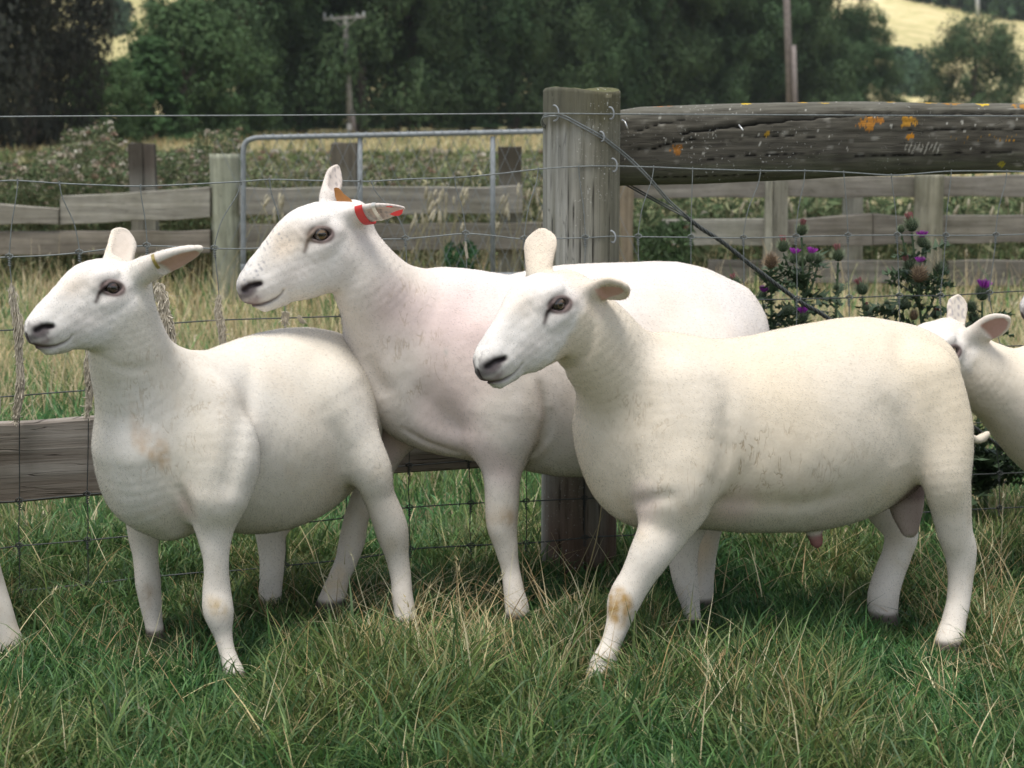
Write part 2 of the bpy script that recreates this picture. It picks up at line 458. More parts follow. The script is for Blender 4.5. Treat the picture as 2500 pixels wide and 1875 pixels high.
row = [  # px, Y, kind, scale, zscale
    (590, 80, 'willow_a', .78, 1.25), (735, 83, 'willow_b', .80, 1.3), (880, 84, 'willow_c', .80, 1.35), (1010, 87, 'willow_a', .80, 1.4), (1135, 89, 'willow_b', .84, 1.4),
    (1255, 92, 'willow_c', .80, 1.4), (1370, 95, 'willow_a', .80, 1.35), (1480, 98, 'willow_b', .84, 1.35), (1590, 101, 'willow_c', .80, 1.3), (1690, 104, 'willow_a', .78, 1.2),
    (1790, 107, 'willow_b', .80, 1.0), (1880, 110, 'willow_c', .76, .95), (1960, 113, 'willow_a', .72, .92), (2035, 116, 'willow_b', .70, .80), (2085, 119, 'willow_c', .55, .86)]
for i, (px, Y, k, s, zs) in enumerate(row):
    if i == 0: lab = 'dark green tree at the gap end of the row, beside the smaller pale green trees'
    elif i == len(row) - 1: lab = 'last and lowest tree of the row, its crown ending against the yellow hillside'
    elif i == 3: lab = 'tall dark tree of the row standing right behind the crossarm pole'
    elif i == 12: lab = 'tall dark tree of the row standing behind the two thin brown poles'
    else: lab = 'tall dark green tree within the unbroken row across the field'
    tree(k, px, Y, s, i * 1.7, zs, lab, G if lab.startswith('tall dark green') else None)
# the second rank that closes the gaps
for i, (px, Y, k, s) in enumerate([(700, 96, 'willow_b', 1.0), (960, 99, 'willow_c', 1.0), (1200, 103, 'willow_a', 1.0), (1430, 108, 'willow_b', 1.0), (1650, 113, 'willow_c', .95), (1820, 119, 'willow_a', .9)]):
    tree(k, px, Y, s, i * 2.3 + 1, 1.1, 'tall dark green tree within the unbroken row across the field', G)
D = 'near dark trees at the side'
tree('dark', -190, 46, .50, .3, 1.7, 'very dark broad tree filling the corner, lower part almost black')
tree('dark', 70, 52, .36, 2.1, 2.1, 'very dark tree beside the gap, branches fringed with yellow hillside')
tree('dark', 150, 60, .28, 4.1, .85, 'lower dark tree nearest the gap, brownish grass showing through it')
tree('slim', 378, 64, .72, 1.0, .66, 'small green pointed tree standing just below the yellow gap')
tree('slim', 300, 68, .55, 2.0, .72, 'smaller pointed tree with pale leaves beside the pointed one in the gap')
tree('bush', 455, 66, .80, 1.0, 1.05, 'rounded mid green tree at the foot of the dark row')
tree('bush', 545, 72, .75, 3.0, 1.1, 'dense green tree under the tall row, just before the power pole')
tree('bush', 255, 58, .50, 2.0, .9, 'low dark shrub at the foot of the near dark tree')
tree('single', 2374, 112, .69, .5, 1.14, 'lone round tree standing apart in front of the yellow hillside')
# distant wood along the top of the far slope
def wood(name, pts, n, size, label=None):
    V = []; C = []
    P = np.array(pts)
    k = RNG.integers(0, len(P), n); d = RNG.normal(size=(n, 3)); d /= np.linalg.norm(d, axis=1, keepdims=True)
    Q = P[k, :3] + d * P[k, 3:4] * (RNG.random((n, 1)) ** .4)
    s = size * RNG.uniform(.6, 1.4, (n, 1)); nn = d + RNG.normal(0, .5, (n, 3)); nn /= np.linalg.norm(nn, axis=1, keepdims=True)
    u = np.cross(nn, RNG.normal(size=(n, 3))); u /= np.linalg.norm(u, axis=1, keepdims=True); v = np.cross(nn, u)
    V = np.stack([Q - u * s * .5 - v * s * .3, Q + u * s * .5 - v * s * .2, Q + u * s * .4 + v * s * .3, Q - u * s * .35 + v * s * .35], 1)
    C = np.array((.050, .085, .045)) * np.exp(RNG.normal(0, .2, (n, 1)) + RNG.normal(0, .15, len(P))[k][:, None])
    o = np_mesh(name, V.reshape(-1, 3), np.arange(4 * n).reshape(n, 4), LEAF_M, None, np.repeat(C, 4, 0)); tag(o, kind='stuff'); return o
def on_hill(px, py):
    """follow the view ray of a pixel to the hillside"""
    for Y in np.arange(206, 615, 1.0):
        p = at(px, py, Y)
        if p[2] <= hill_z(p[0], p[1]): return p
    return at(px, py, 600)
pts = []
for i in range(150):
    px = RNG.uniform(2225, 2680); top = np.interp(px, [2225, 2500, 2680], [-14, 8, 20]); bot = np.interp(px, [2225, 2330, 2500, 2680], [-4, 25, 52, 70])
    p = on_hill(px, RNG.uniform(top - 60, bot)); pts.append((p[0], p[1], p[2] + 1.5, RNG.uniform(2.5, 4.2)))
wood('woods', pts, 26000, 1.1)
pts = []
for i in range(26):
    p = on_hill(RNG.uniform(2185, 2260), RNG.uniform(150, 240)); pts.append((p[0], p[1], p[2] + .8, RNG.uniform(1.0, 2.2)))
for i in range(14):
    p = on_hill(RNG.uniform(255, 300), RNG.uniform(20, 90)); pts.append((p[0], p[1], p[2] + .8, RNG.uniform(.8, 2.2)))
wood('shrubbery', pts, 7000, .6)

# ------------------------------------------------------------------ power poles
POLE_M = plain('weathered_pole', (.30, .28, .25), .9, 0, .25, 8)
POLE_D = plain('brown_pole', (.19, .16, .145), .9, 0, .25, 8)
GREYM = plain('insulator', (.42, .43, .42), .4, 0, .1, 8)
def hexa(mb, a, b, r0, r1, n=10): mb.tube([a, (np.array(a) + b) / 2, b], [r0, (r0 + r1) / 2, r1], n)
Yp = 80; base = at(857, 332, Yp)
pr = empty('power_pole', tuple(base)); tag(pr, 'grey wooden power pole with crossarm in front of the dark trees', 'power pole')
t = at(843, 40, Yp)
m = MB(); hexa(m, base - (0, 0, .3), t, .15, .115); m.build('pole', POLE_M, pr, smooth=True)
m = MB(); b2 = at(866, 332, Yp - .15); hexa(m, b2, at(860, 270, Yp - .15), .11, .10); m.build('pole_splint', POLE_D, pr, smooth=True)
m = MB(); l, r = at(790, 47, Yp), at(892, 40, Yp); c = (l + r) / 2; m.box(c, (np.linalg.norm(r - l), .12, .12), np.array(Matrix.Rotation(-math.atan2(r[2] - l[2], r[0] - l[0]), 3, 'Y'))); m.build('crossarm', POLE_M, pr)
for a, b in (((812, 48), (840, 68)), ((870, 45), (845, 68))):
    m = MB(); m.tube([at(*a, Yp - .1), at(*b, Yp - .1)], .03, 6); m.build('brace', POLE_M, pr)
for x, y in ((792, 36), (809, 42), (872, 38), (888, 33)):
    p = at(x, y, Yp); m = MB(); m.tube([p - (0, 0, .12), p - (0, 0, .05), p + (0, 0, .02), p + (0, 0, .10)], [.03, .075, .05, .04], 8); m.build('insulator', GREYM, pr)
m = MB(); p = at(856, 310, Yp - .18); m.box(p, (.30, .02, .28)); m.build('pole_plate', plain('pale_plate', (.55, .53, .50), .6), pr)
Yp = 60
for dx, nm, lab in ((0, 0, 'thin dark brown pole rising out of the photo behind the thick rail'),):
    b = at(1935, 300, Yp); b[2] = 0
    pr = empty('power_pole', tuple(b)); tag(pr, 'double brown wooden pole rising out of view behind the lichened rail', 'power pole')
    m = MB(); hexa(m, b - (0, 0, .3), at(1912, -260, Yp), .13, .10); m.build('pole', POLE_D, pr, smooth=True)
    m = MB(); hexa(m, at(1944, 330, Yp - .2), at(1938, 110, Yp - .2), .085, .075); m.build('pole_splint', POLE_D, pr, smooth=True)
p = on_hill(2388, 42); pr = empty('power_pole', tuple(p)); tag(pr, 'tiny pale pole among the wood on the far hill', 'power pole')
m = MB(); hexa(m, p - (0, 0, .5), at(2386, -45, p[1]), .32, .28); m.build('pole', GREYM, pr, smooth=True)
m = MB(); c = at(2386, -30, p[1]); m.box(c, (4, .3, .3)); m.build('crossarm', GREYM, pr)
# ------------------------------------------------------------------ weathered timber
def wood_mat(name, c_dark, c_mid, c_light, green=(.10, .11, .05), greenness=.3, grain=(2.2, 34, 34), rot=(0, 0, 0), crackw=.5, fleck=0):
    """grain runs along the local axis with the smallest scale"""
    m, nt, b = new_mat(name)
    co = objcoord(nt, grain, rot); cw = objcoord(nt)
    f = noise(nt, 1.0, 6, .65, co, .05); f2 = noise(nt, 9, 4, .6, cw); f3 = noise(nt, 3.2, 3, .6, cw)
    c = ramp(nt, f, [(.28, c_dark), (.5, c_mid), (.72, c_light)])
    g = N(nt, 'ShaderNodeMapRange'); nt.links.new(f3, g.inputs[0]); g.inputs[1].default_value = .48; g.inputs[2].default_value = .68; g.inputs[4].default_value = greenness
    c = mix(nt, g.outputs[0], c, green)
    dk = ramp(nt, f2, [(.3, (.62, .60, .56)), (.6, (1, 1, 1))]); c = mix(nt, .55, c, dk, 'MULTIPLY')
    co3 = objcoord(nt, tuple(x * 1.7 for x in grain), rot)
    v = noise(nt, 1.0, 1, .5, co3, 0)
    d = N(nt, 'ShaderNodeMath', operation='SUBTRACT'); nt.links.new(v, d.inputs[0]); d.inputs[1].default_value = .5
    a = N(nt, 'ShaderNodeMath', operation='ABSOLUTE'); nt.links.new(d.outputs[0], a.inputs[0])
    cr = N(nt, 'ShaderNodeMapRange'); nt.links.new(a.outputs[0], cr.inputs[0]); cr.inputs[2].default_value = .012; cr.inputs[3].default_value = crackw; cr.inputs[4].default_value = 0
    c = mix(nt, cr.outputs[0], c, tuple(x * .25 for x in c_dark))
    vc = attr(nt); 
    c = mix(nt, 1.0, c, vc, 'MULTIPLY')
    if fleck:
        fl = noise(nt, 150, 2, .5, cw); fm = noise(nt, 7, 2, .5, cw)
        q = N(nt, 'ShaderNodeMapRange'); nt.links.new(fl, q.inputs[0]); q.inputs[1].default_value = .66; q.inputs[2].default_value = .70
        q2 = N(nt, 'ShaderNodeMapRange'); nt.links.new(fm, q2.inputs[0]); q2.inputs[1].default_value = .48; q2.inputs[2].default_value = .58; q2.inputs[4].default_value = fleck
        q3 = N(nt, 'ShaderNodeMath', operation='MULTIPLY'); nt.links.new(q.outputs[0], q3.inputs[0]); nt.links.new(q2.outputs[0], q3.inputs[1])
        c = mix(nt, q3.outputs[0], c, (.42, .42, .38))
    nt.links.new(c, b.inputs['Base Color']); b.inputs['Roughness'].default_value = .95; b.inputs['Specular IOR Level'].default_value = .15
    h = N(nt, 'ShaderNodeMath', operation='SUBTRACT'); nt.links.new(f, h.inputs[0]); nt.links.new(cr.outputs[0], h.inputs[1])
    bump(nt, b, h.outputs[0], .6, .006)
    return m
YARD_H = wood_mat('grey_yard_timber', (.16, .15, .135), (.27, .26, .235), (.40, .385, .345), greenness=.25, grain=(1.6, 30, 30))
YARD_V = wood_mat('grey_yard_post', (.17, .165, .14), (.28, .275, .24), (.39, .38, .33), greenness=.22, grain=(30, 30, 1.6))
def plank_px(p0t, p1t, p0b, p1b, Y0, Y1, thick, name, mat, parent, n=24, rough=.004, seed=0, tint=(1, 1, 1)):
    """a board whose face is traced by its two top and two bottom corners; real thickness behind"""
    V = []; F = []; C = []
    for i in range(n + 1):
        t = i / n; Y = Y0 + (Y1 - Y0) * t
        a = at(p0t[0] + (p1t[0] - p0t[0]) * t, p0t[1] + (p1t[1] - p0t[1]) * t, Y); b = at(p0b[0] + (p1b[0] - p0b[0]) * t, p0b[1] + (p1b[1] - p0b[1]) * t, Y)
        w1 = rough * float(wob(np.array([a * 2.0]), 1, seed)[0]); w2 = rough * float(wob(np.array([b * 2.0]), 1, seed + 1)[0])
        a = a + (0, 0, w1); b = b + (0, 0, w2)
        bev = .004
        V += [a + (0, bev, 0), a + (0, 0, -bev), b + (0, 0, bev), b + (0, bev, 0), b + (0, thick, 0), a + (0, thick, 0)]
    k = 6
    for i in range(n):
        for j in range(k):
            j2 = (j + 1) % k; F.append((i * k + j, i * k + j2, (i + 1) * k + j2, (i + 1) * k + j))
    me = MB(); me.add(V, F + [tuple(range(k - 1, -1, -1)), tuple(n * k + j for j in range(k))], tint)
    return me.build(name, mat, parent, col=True)
def post_px(xl, xr, top, Y, depth, name, mat, parent, bottom_z=-.3, tint=(1, 1, 1), lean=0, round_=False, toptint=None):
    a = at(xl, top, Y); b = at(xr, top, Y); w = b[0] - a[0]; zt = a[2]
    n = 20 if round_ else 4; lv = [bottom_z, 0, zt * .3, zt * .6, zt * .86, zt * .97, zt]
    V = []; C = []
    for z in lv:
        for k in range(n):
            if round_:
                an = 2 * math.pi * k / n; x = math.cos(an) * w / 2; y = math.sin(an) * w / 2
            else:
                x, y = ((-w / 2, 0), (w / 2, 0), (w / 2, depth), (-w / 2, depth))[k]
            j = .004 * math.sin(z * 7 + k * 2 + xl)
            V.append((a[0] + w / 2 + x + j + lean * (z - zt), Y + y + (w / 2 if round_ else 0), z + (0.006 * math.sin(k * 3 + xl) if z == zt else 0)))
            C.append(toptint if (toptint and z > zt * .8) else tint)
    F = [(i * n + k, i * n + (k + 1) % n, (i + 1) * n + (k + 1) % n, (i + 1) * n + k) for i in range(len(lv) - 1) for k in range(n)]
    F += [tuple(range(n - 1, -1, -1)), tuple((len(lv) - 1) * n + k for k in range(n))]
    m = MB(); m.add(V, F, np.array(C)); return m.build(name, mat, parent, smooth=round_, col=True)

# the old stockyard rails behind (depth about 11 m)
YB = 10.6
yr = empty('stockyard_fence', tuple(at(300, 700, YB) * (1, 1, 0)))
tag(yr, 'old grey rail fence with a sagging broken rail, in front of the tall weeds', 'rail fence')
post_px(506, 579, 377, YB, .2, 'post', YARD_V, yr, tint=(1.0, 1.05, .92), round_=True)
post_px(313, 345, 350, YB + .25, .12, 'post', YARD_V, yr, tint=(.9, .88, .85), toptint=(.25, .22, .2))
post_px(346, 374, 352, YB + .27, .1, 'post', YARD_V, yr, tint=(.95, .95, .9), toptint=(.35, .3, .28))
plank_px((-140, 486), (142, 511), (-140, 549), (142, 549), YB, YB, .06, 'rail', YARD_H, yr, seed=1, tint=(.95, .92, .85))
plank_px((147, 480), (512, 457), (147, 550), (512, 531), YB + .02, YB + .02, .06, 'rail', YARD_H, yr, seed=2, tint=(1, .98, .92))
plank_px((-140, 568), (512, 563), (-140, 625), (512, 618), YB + .02, YB + .02, .06, 'rail', YARD_H, yr, seed=3, tint=(.72, .66, .6))
yr2 = empty('stockyard_fence', tuple(at(1000, 700, YB) * (1, 1, 0)))
tag(yr2, 'grey two rail yard fence behind the pipe gate, dry thistle heads before it', 'rail fence')
post_px(809, 868, 350, YB + .1, .2, 'post', YARD_V, yr2, tint=(.85, .85, .82), toptint=(.45, .4, .36))
post_px(1216, 1273, 359, YB + .1, .2, 'post', YARD_V, yr2, tint=(.9, .88, .82), toptint=(.25, .22, .19))
plank_px((584, 459), (1276, 455), (584, 526), (1276, 521), YB, YB, .06, 'rail', YARD_H, yr2, seed=4, tint=(.85, .83, .78))
plank_px((584, 549), (1330, 544), (584, 612), (1330, 610), YB, YB, .06, 'rail', YARD_H, yr2, seed=5, tint=(.62, .59, .54))
yr3 = empty('stockyard_fence', tuple(at(2100, 700, YB) * (1, 1, 0)))
tag(yr3, 'grey three rail yard fence seen under the thick lichened rail, behind the thistles', 'rail fence')
post_px(1514, 1548, 425, YB - .1, .1, 'post', YARD_V, yr3, tint=(.75, .62, .50))
post_px(1870, 1888, 440, YB - .07, .06, 'post', YARD_V, yr3, tint=(1.05, 1.03, .95))
post_px(1889, 1926, 440, YB - .02, .12, 'post', YARD_V, yr3, tint=(.75, .73, .68))
post_px(2065, 2109, 470, YB + .35, .12, 'post', YARD_V, yr3, tint=(.9, .9, .86))
post_px(2243, 2315, 425, YB - .12, .2, 'post', YARD_V, yr3, tint=(.85, .82, .72), round_=True)
plank_px((1505, 436), (2580, 428), (1505, 484), (2580, 480), YB + .02, YB + .02, .06, 'rail', YARD_H, yr3, seed=6, tint=(.72, .69, .66))
plank_px((1618, 536), (1868, 535), (1618, 597), (1868, 600), YB, YB, .06, 'rail', YARD_H, yr3, seed=7, tint=(1.0, 1.0, .95))
plank_px((1915, 540), (2130, 522), (1915, 598), (2130, 600), YB + .02, YB + .02, .06, 'rail', YARD_H, yr3, seed=8, tint=(.68, .64, .6))
plank_px((2132, 521), (2242, 532), (2132, 600), (2242, 596), YB + .03, YB + .03, .06, 'rail', YARD_H, yr3, seed=8, tint=(.64, .6, .57))
plank_px((2300, 528), (2580, 524), (2300, 596), (2580, 590), YB + .02, YB + .02, .06, 'rail', YARD_H, yr3, seed=9, tint=(.78, .74, .70))
plank_px((1730, 636), (2243, 638), (1730, 690), (2243, 692), YB + .02, YB + .02, .06, 'rail', YARD_H, yr3, seed=10, tint=(.62, .6, .57))
plank_px((2316, 637), (2580, 634), (2316, 700), (2580, 698), YB - .02, YB - .02, .06, 'rail', YARD_H, yr3, seed=11, tint=(.55, .53, .50))

# galvanised pipe gate
GALV = plain('galvanised_pipe', (.21, .225, .228), .65, .0, .18, 30)
YG = 8.0
gt = empty('pipe_gate', tuple(at(900, 800, YG) * (1, 1, 0)))
tag(gt, 'grey galvanised pipe gate with a rounded corner, mesh filled, behind the wire fence', 'gate')
m = MB(); P = catmull([at(594, 660, YG), at(594, 420, YG), at(594, 372, YG), at(600, 348, YG), at(618, 338.5, YG), at(640, 336, YG), at(680, 335, YG), at(1000, 328, YG), at(1325, 321, YG), at(1420, 319, YG)], 6)
m.tube(P, .0120, 10); P = catmull([at(594, 645, YG), at(595, 660, YG), at(600, 670, YG), at(612, 677, YG), at(630, 680, YG), at(660, 680, YG), at(1420, 670, YG)], 5); m.tube(P, .0135, 10); m.build('frame', GALV, gt, smooth=True)
for x in (879, 1203):
    m = MB(); m.tube([at(x, 333, YG + .005), at(x, 500, YG + .005), at(x, 680, YG + .005)], .0115, 8); m.build('upright', GALV, gt, smooth=True)
m = MB()
THINW = plain('netting_wire', (.20, .22, .23), .5, .4, .1, 30)
for i in range(-2, 24):
    a = at(600 + i * 36, 672, YG - .016); b = at(600 + i * 36 + 150, 338, YG - .016); m.tube([a, b], .0010, 4, caps=False)
    a = at(600 + i * 36 + 150, 672, YG - .019); b = at(600 + i * 36, 338, YG - .019); m.tube([a, b], .0010, 4, caps=False)
m.build('netting', THINW, gt)
m = MB(); P = []
for i in range(400):
    t = i / 399; p = at(640 + t * 700, 335.5 - t * 13.5, YG); an = t * 2 * math.pi * 34; P.append(p + np.array((0, math.cos(an) * .0165, math.sin(an) * .0165)))
m.tube(P, .0015, 5); m.build('lacing_wire', THINW, gt)

# ------------------------------------------------------------------ rank weeds behind the yards, dead thistle heads on top
WEED_M = LEAF_M
def weeds(name, boxes, n_leaf, n_head, size=.05, greens=((.095, .125, .060), (.12, .145, .075), (.07, .10, .05), (.16, .165, .09)), headc=((.42, .37, .29), (.52, .48, .40), (.30, .22, .16), (.40, .34, .26)), hs=.030):
    """boxes: (px0, px1, py_top0, py_top1, Y0, Y1)"""
    LV = []; LC = []
    W = np.array([(b[1] - b[0]) for b in boxes], float); W /= W.sum()
    k = RNG.choice(len(boxes), n_leaf, p=W); B = np.array(boxes)[k]
    u = RNG.random(n_leaf); px = B[:, 0] + (B[:, 1] - B[:, 0]) * u; top = B[:, 2] + (B[:, 3] - B[:, 2]) * u
    Y = B[:, 4] + (B[:, 5] - B[:, 4]) * RNG.random(n_leaf)
    zt = CAM_H - (top - 270) * Y / FPX; X = (px - 1250) / FPX * Y
    # stems bunch together: heights vary by plant
    cellh = .5 + .5 * np.sin(np.floor(X / .16) * 12.9898 + np.floor(Y / .4) * 78.2) 
    zt = np.maximum(zt * (.72 + .28 * cellh), .1); z = zt * RNG.random(n_leaf) ** .7
    P = np.stack([X, Y, z], -1)
    nn = RNG.normal(size=(n_leaf, 3)) + (0, -.4, .3); nn /= np.linalg.norm(nn, axis=1, keepdims=True)
    uu = np.cross(nn, RNG.normal(size=(n_leaf, 3))); uu /= np.linalg.norm(uu, axis=1, keepdims=True); vv = np.cross(nn, uu)
    s = size * RNG.uniform(.35, 1.15, (n_leaf, 1))
    V = np.stack([P - uu * s, P - vv * s * .28, P + uu * s, P + vv * s * .28], 1)
    C = np.array(greens)[RNG.integers(0, len(greens), n_leaf)] * np.exp(RNG.normal(0, .25, (n_leaf, 1)))
    # heads
    k = RNG.choice(len(boxes), n_head, p=W); B = np.array(boxes)[k]
    u = RNG.random(n_head); px = B[:, 0] + (B[:, 1] - B[:, 0]) * u; top = B[:, 2] + (B[:, 3] - B[:, 2]) * u
    Y = B[:, 4] + (B[:, 5] - B[:, 4]) * RNG.random(n_head); X = (px - 1250) / FPX * Y
    zt = CAM_H - (top - 270) * Y / FPX
    cellh = .5 + .5 * np.sin(np.floor(X / .16) * 12.9898 + np.floor(Y / .4) * 78.2)
    z = np.maximum(zt * (.72 + .28 * cellh) * (1 - np.abs(RNG.normal(0, .13, n_head))), .1)
    H = np.stack([X, Y, z], -1); rep = 16
    hc = np.repeat(np.array(headc)[RNG.integers(0, len(headc), n_head)], rep, 0) * np.exp(RNG.normal(0, .15, (n_head * rep, 1)))
    Q = np.repeat(H, rep, 0); d = RNG.normal(size=Q.shape); d /= np.linalg.norm(d, axis=1, keepdims=True); d[:, 2] = np.abs(d[:, 2]) * .9
    e = np.cross(d, RNG.normal(size=d.shape)); e /= np.linalg.norm(e, axis=1, keepdims=True); r = (hs * RNG.uniform(.4, 1.1, n_head))[:, None].repeat(rep, 0).reshape(-1, 1)
    V2 = np.stack([Q - e * r * .15, Q + d * r * .6 - e * r * .35, Q + d * r, Q + d * r * .6 + e * r * .35], 1)
    VV = np.concatenate([V.reshape(-1, 3), V2.reshape(-1, 3)]); CC = np.concatenate([np.repeat(C, 4, 0), np.repeat(hc, 4, 0)])
    # stems
    nS = n_head; SP = np.repeat(H, 1, 0); w = .004
    lean = RNG.normal(0, .05, (nS, 1)); bot = SP * np.array((1, 1, 0)) + np.concatenate([lean, lean * 0, lean * 0], 1)
    V3 = np.stack([bot - (w, 0, 0), bot + (w, 0, 0), SP + (w * .5, 0, 0), SP - (w * .5, 0, 0)], 1); C3 = np.tile((.13, .13, .07), (nS * 4, 1))
    VV = np.concatenate([VV, V3.reshape(-1, 3)]); CC = np.concatenate([CC, C3])
    o = np_mesh(name, VV, np.arange(len(VV)).reshape(-1, 4), WEED_M, None, CC); tag(o, kind='stuff'); return o
weeds('weeds', [(-60, 110, 400, 385, 12, 15), (100, 200, 360, 345, 12, 15), (160, 290, 318, 278, 12.5, 15), (250, 390, 330, 350, 12.5, 16), (380, 500, 365, 345, 12, 15), (480, 595, 318, 305, 12.2, 15), (-60, 600, 395, 400, 11.3, 13)], 60000, 1500, .032)
weeds('weeds', [(560, 900, 385, 382, 12, 19), (860, 1400, 378, 380, 12, 19), (560, 1400, 402, 400, 11.2, 14)], 52000, 900, .036, hs=.026, greens=((.13, .155, .075), (.17, .18, .095), (.11, .135, .07), (.25, .23, .14)))
weeds('weeds', [(1500, 2560, 470, 470, 11.2, 14)], 18000, 60, .05)
weeds('weeds', [(1560, 1690, 520, 505, 9.4, 10.0)], 2200, 5, .035, greens=((.05, .08, .035), (.06, .085, .045)), headc=((.34, .20, .15), (.26, .15, .10)))
weeds('weeds', [(1085, 1160, 555, 560, 9.6, 10.2)], 400, 0, .04, greens=((.03, .07, .03),))
# the field of rank growth further out, ending in a tan strip of seeding grass
weeds('weeds', [(-200, 1500, 368, 366, 22, 34)], 22000, 500, .10, hs=.08, greens=((.10, .13, .055), (.14, .16, .07), (.20, .19, .10)))
# dry seeding plantain-like spikes standing before the yard rail
def spikes(name, n, px0, px1, py0, py1, Y0, Y1):
    X = []; V = []; C = []; F = []; nV = 0
    for i in range(n):
        px = RNG.uniform(px0, px1); py = RNG.uniform(py0, py1); Y = RNG.uniform(Y0, Y1); p = at(px, py, Y)
        d = nrm_((RNG.normal(0, .22) + .18, RNG.normal(0, .1), 1)); L = RNG.uniform(.05, .09); r = RNG.uniform(.008, .013)
        mb_sp.tube([p, p + d * L * .3, p + d * L * .75, p + d * L], [r * .5, r, r * .8, r * .1], 6, np.array((.46, .41, .29)) * RNG.uniform(.8, 1.15))
        b = np.array((p[0] - d[0] * p[2], Y, 0)); mb_sp.tube([b, (b + p) / 2, p], .0022, 4, (.30, .27, .16), caps=False)
def nrm_(v): v = np.asarray(v, float); return v / np.linalg.norm(v)
mb_sp = MB()
spikes('x', 34, 1000, 1330, 480, 565, 9.3, 10.3); spikes('x', 8, 640, 700, 500, 560, 9.5, 10.2); spikes('x', 5, 1430, 1520, 470, 560, 9.3, 10.3)
spikes('x', 10, 1780, 2230, 500, 540, 11.0, 11.4); spikes('x', 5, 2320, 2500, 500, 540, 11.0, 11.4)
o = mb_sp.build('dry_grass', GRASS_M, None, col=True); tag(o, kind='stuff')
# ------------------------------------------------------------------ the wire fence close behind the sheep
def yf(px): return float(np.interp(px, [-400, 0, 1415, 2500, 2900], [3.85, 3.97, 4.30, 4.66, 4.80]))
WIRE = plain('galvanised_wire', (.15, .165, .158), .6, .25, .25, 120)
WIRE_D = plain('old_dark_wire', (.055, .06, .058), .6, .4, .3, 120)
WIRES = [
    [(-60, 286), (0, 285), (300, 283), (700, 281.5), (1100, 278.5), (1323, 277), (1512, 278.5), (2000, 281), (2580, 284)],
    [(-60, 443), (0, 442), (43, 441), (145, 447.6), (250, 452), (343, 454.5), (460, 450), (588, 443.4), (658, 438.3), (770, 441), (880, 442.5), (907, 442.6), (1000, 437), (1110, 433.6), (1220, 424), (1314, 413), (1413, 406.5), (1492, 405.5), (1596, 408), (1691, 412), (1770, 414.5), (1857, 417), (1965, 417), (2060, 420.5), (2176, 427.6), (2240, 424), (2323, 418), (2458, 418), (2580, 422)],
    [(-60, 630), (0, 628.5), (23, 627.5), (110, 624), (194, 617), (280, 606), (359, 600), (440, 603), (524, 607), (633, 606), (780, 595), (929, 584.5), (990, 583), (1060, 577), (1137, 570.5), (1210, 576), (1280, 583), (1429, 580.5), (1492, 577), (1558, 578), (1687, 579.5), (1815, 581), (1943, 578), (2070, 575), (2190, 574), (2309, 575), (2431, 574), (2580, 569)],
    [(-60, 810), (0, 807), (43, 805), (110, 801), (213, 797), (400, 791), (425, 789), (538, 781.5), (696, 776.5), (836, 772), (1000, 766), (1285, 758), (1429, 752), (1560, 744), (1700, 738), (1834, 732.5), (1946, 730), (2073, 727), (2195, 722), (2296, 722), (2385, 717), (2490, 711), (2580, 709)],
    [(-60, 972), (0, 969), (47, 966), (217, 953), (500, 940), (850, 925), (1142, 913), (1429, 898), (1700, 886), (2000, 872), (2200, 860), (2441, 846), (2580, 843)],
    [(-60, 1229), (0, 1226), (48, 1223), (213, 1207), (538, 1180), (845, 1150), (1142, 1125), (1285, 1110), (1429, 1096), (1700, 1078), (2000, 1060), (2200, 1045), (2430, 1030), (2580, 1022)],
    [(-60, 1345), (0, 1339), (45, 1333), (120, 1327), (214, 1319), (308, 1310), (500, 1296), (711, 1279), (845, 1264), (965, 1245), (1000, 1239), (1150, 1229), (1285, 1224), (1427, 1217), (1560, 1212), (1700, 1206), (2000, 1185), (2300, 1163), (2500, 1154), (2580, 1152)],
    [(-60, 1453), (0, 1448), (47, 1443), (216, 1426), (323, 1413), (398, 1406), (497, 1397), (572, 1393), (696, 1381), (820, 1369), (920, 1356), (1002, 1341), (1150, 1332), (1300, 1325), (1444, 1311.6), (1560, 1305), (1760, 1287), (2100, 1262), (2300, 1248), (2500, 1238), (2580, 1236)],
]
STAYS = [  # the x at each mesh wire W1..W7, with bends between W1 and W2
    (43, 23, 43, 47, 48, 47, 47), (145, 194, 205, 217, 213, 214, 216), (343, 359, 385, 385, 385, 385, 385), (588, 524, 538, 535, 538, 540, 540), (658, 690, 696, 696, 696, 697, 697),
    (880, 832, 836, 845, 846, 845, 845), (907, 990, 1000, 1000, 999, 1000, 1002), (1110, 1137, 1142, 1143, 1144, 1150, 1150), (1314, 1280, 1284, 1285, 1285, 1285, 1285), (1413, 1429, 1428, 1428, 1428, 1427, 1428),
    (1596, 1558, 1557, 1556, 1556, 1556, 1556), (1691, 1687, 1686, 1686, 1686, 1686, 1686), (1857, 1815, 1815, 1815, 1815, 1815, 1815), (1965, 1943, 1946, 1945, 1945, 1945, 1945), (2060, 2070, 2073, 2073, 2073, 2073, 2073),
    (2176, 2190, 2195, 2200, 2200, 2200, 2200), (2323, 2309, 2296, 2300, 2300, 2300, 2300), (2458, 2431, 2415, 2441, 2428, 2440, 2440), (2600, 2580, 2570, 2570, 2570, 2570, 2570)]
wf = empty('wire_fence', tuple(at(1200, 1380, yf(1200)) * (1, 1, 0)))
tag(wf, 'bent galvanised sheep netting with knotted joints and one plain top wire', 'wire fence')
wy = []
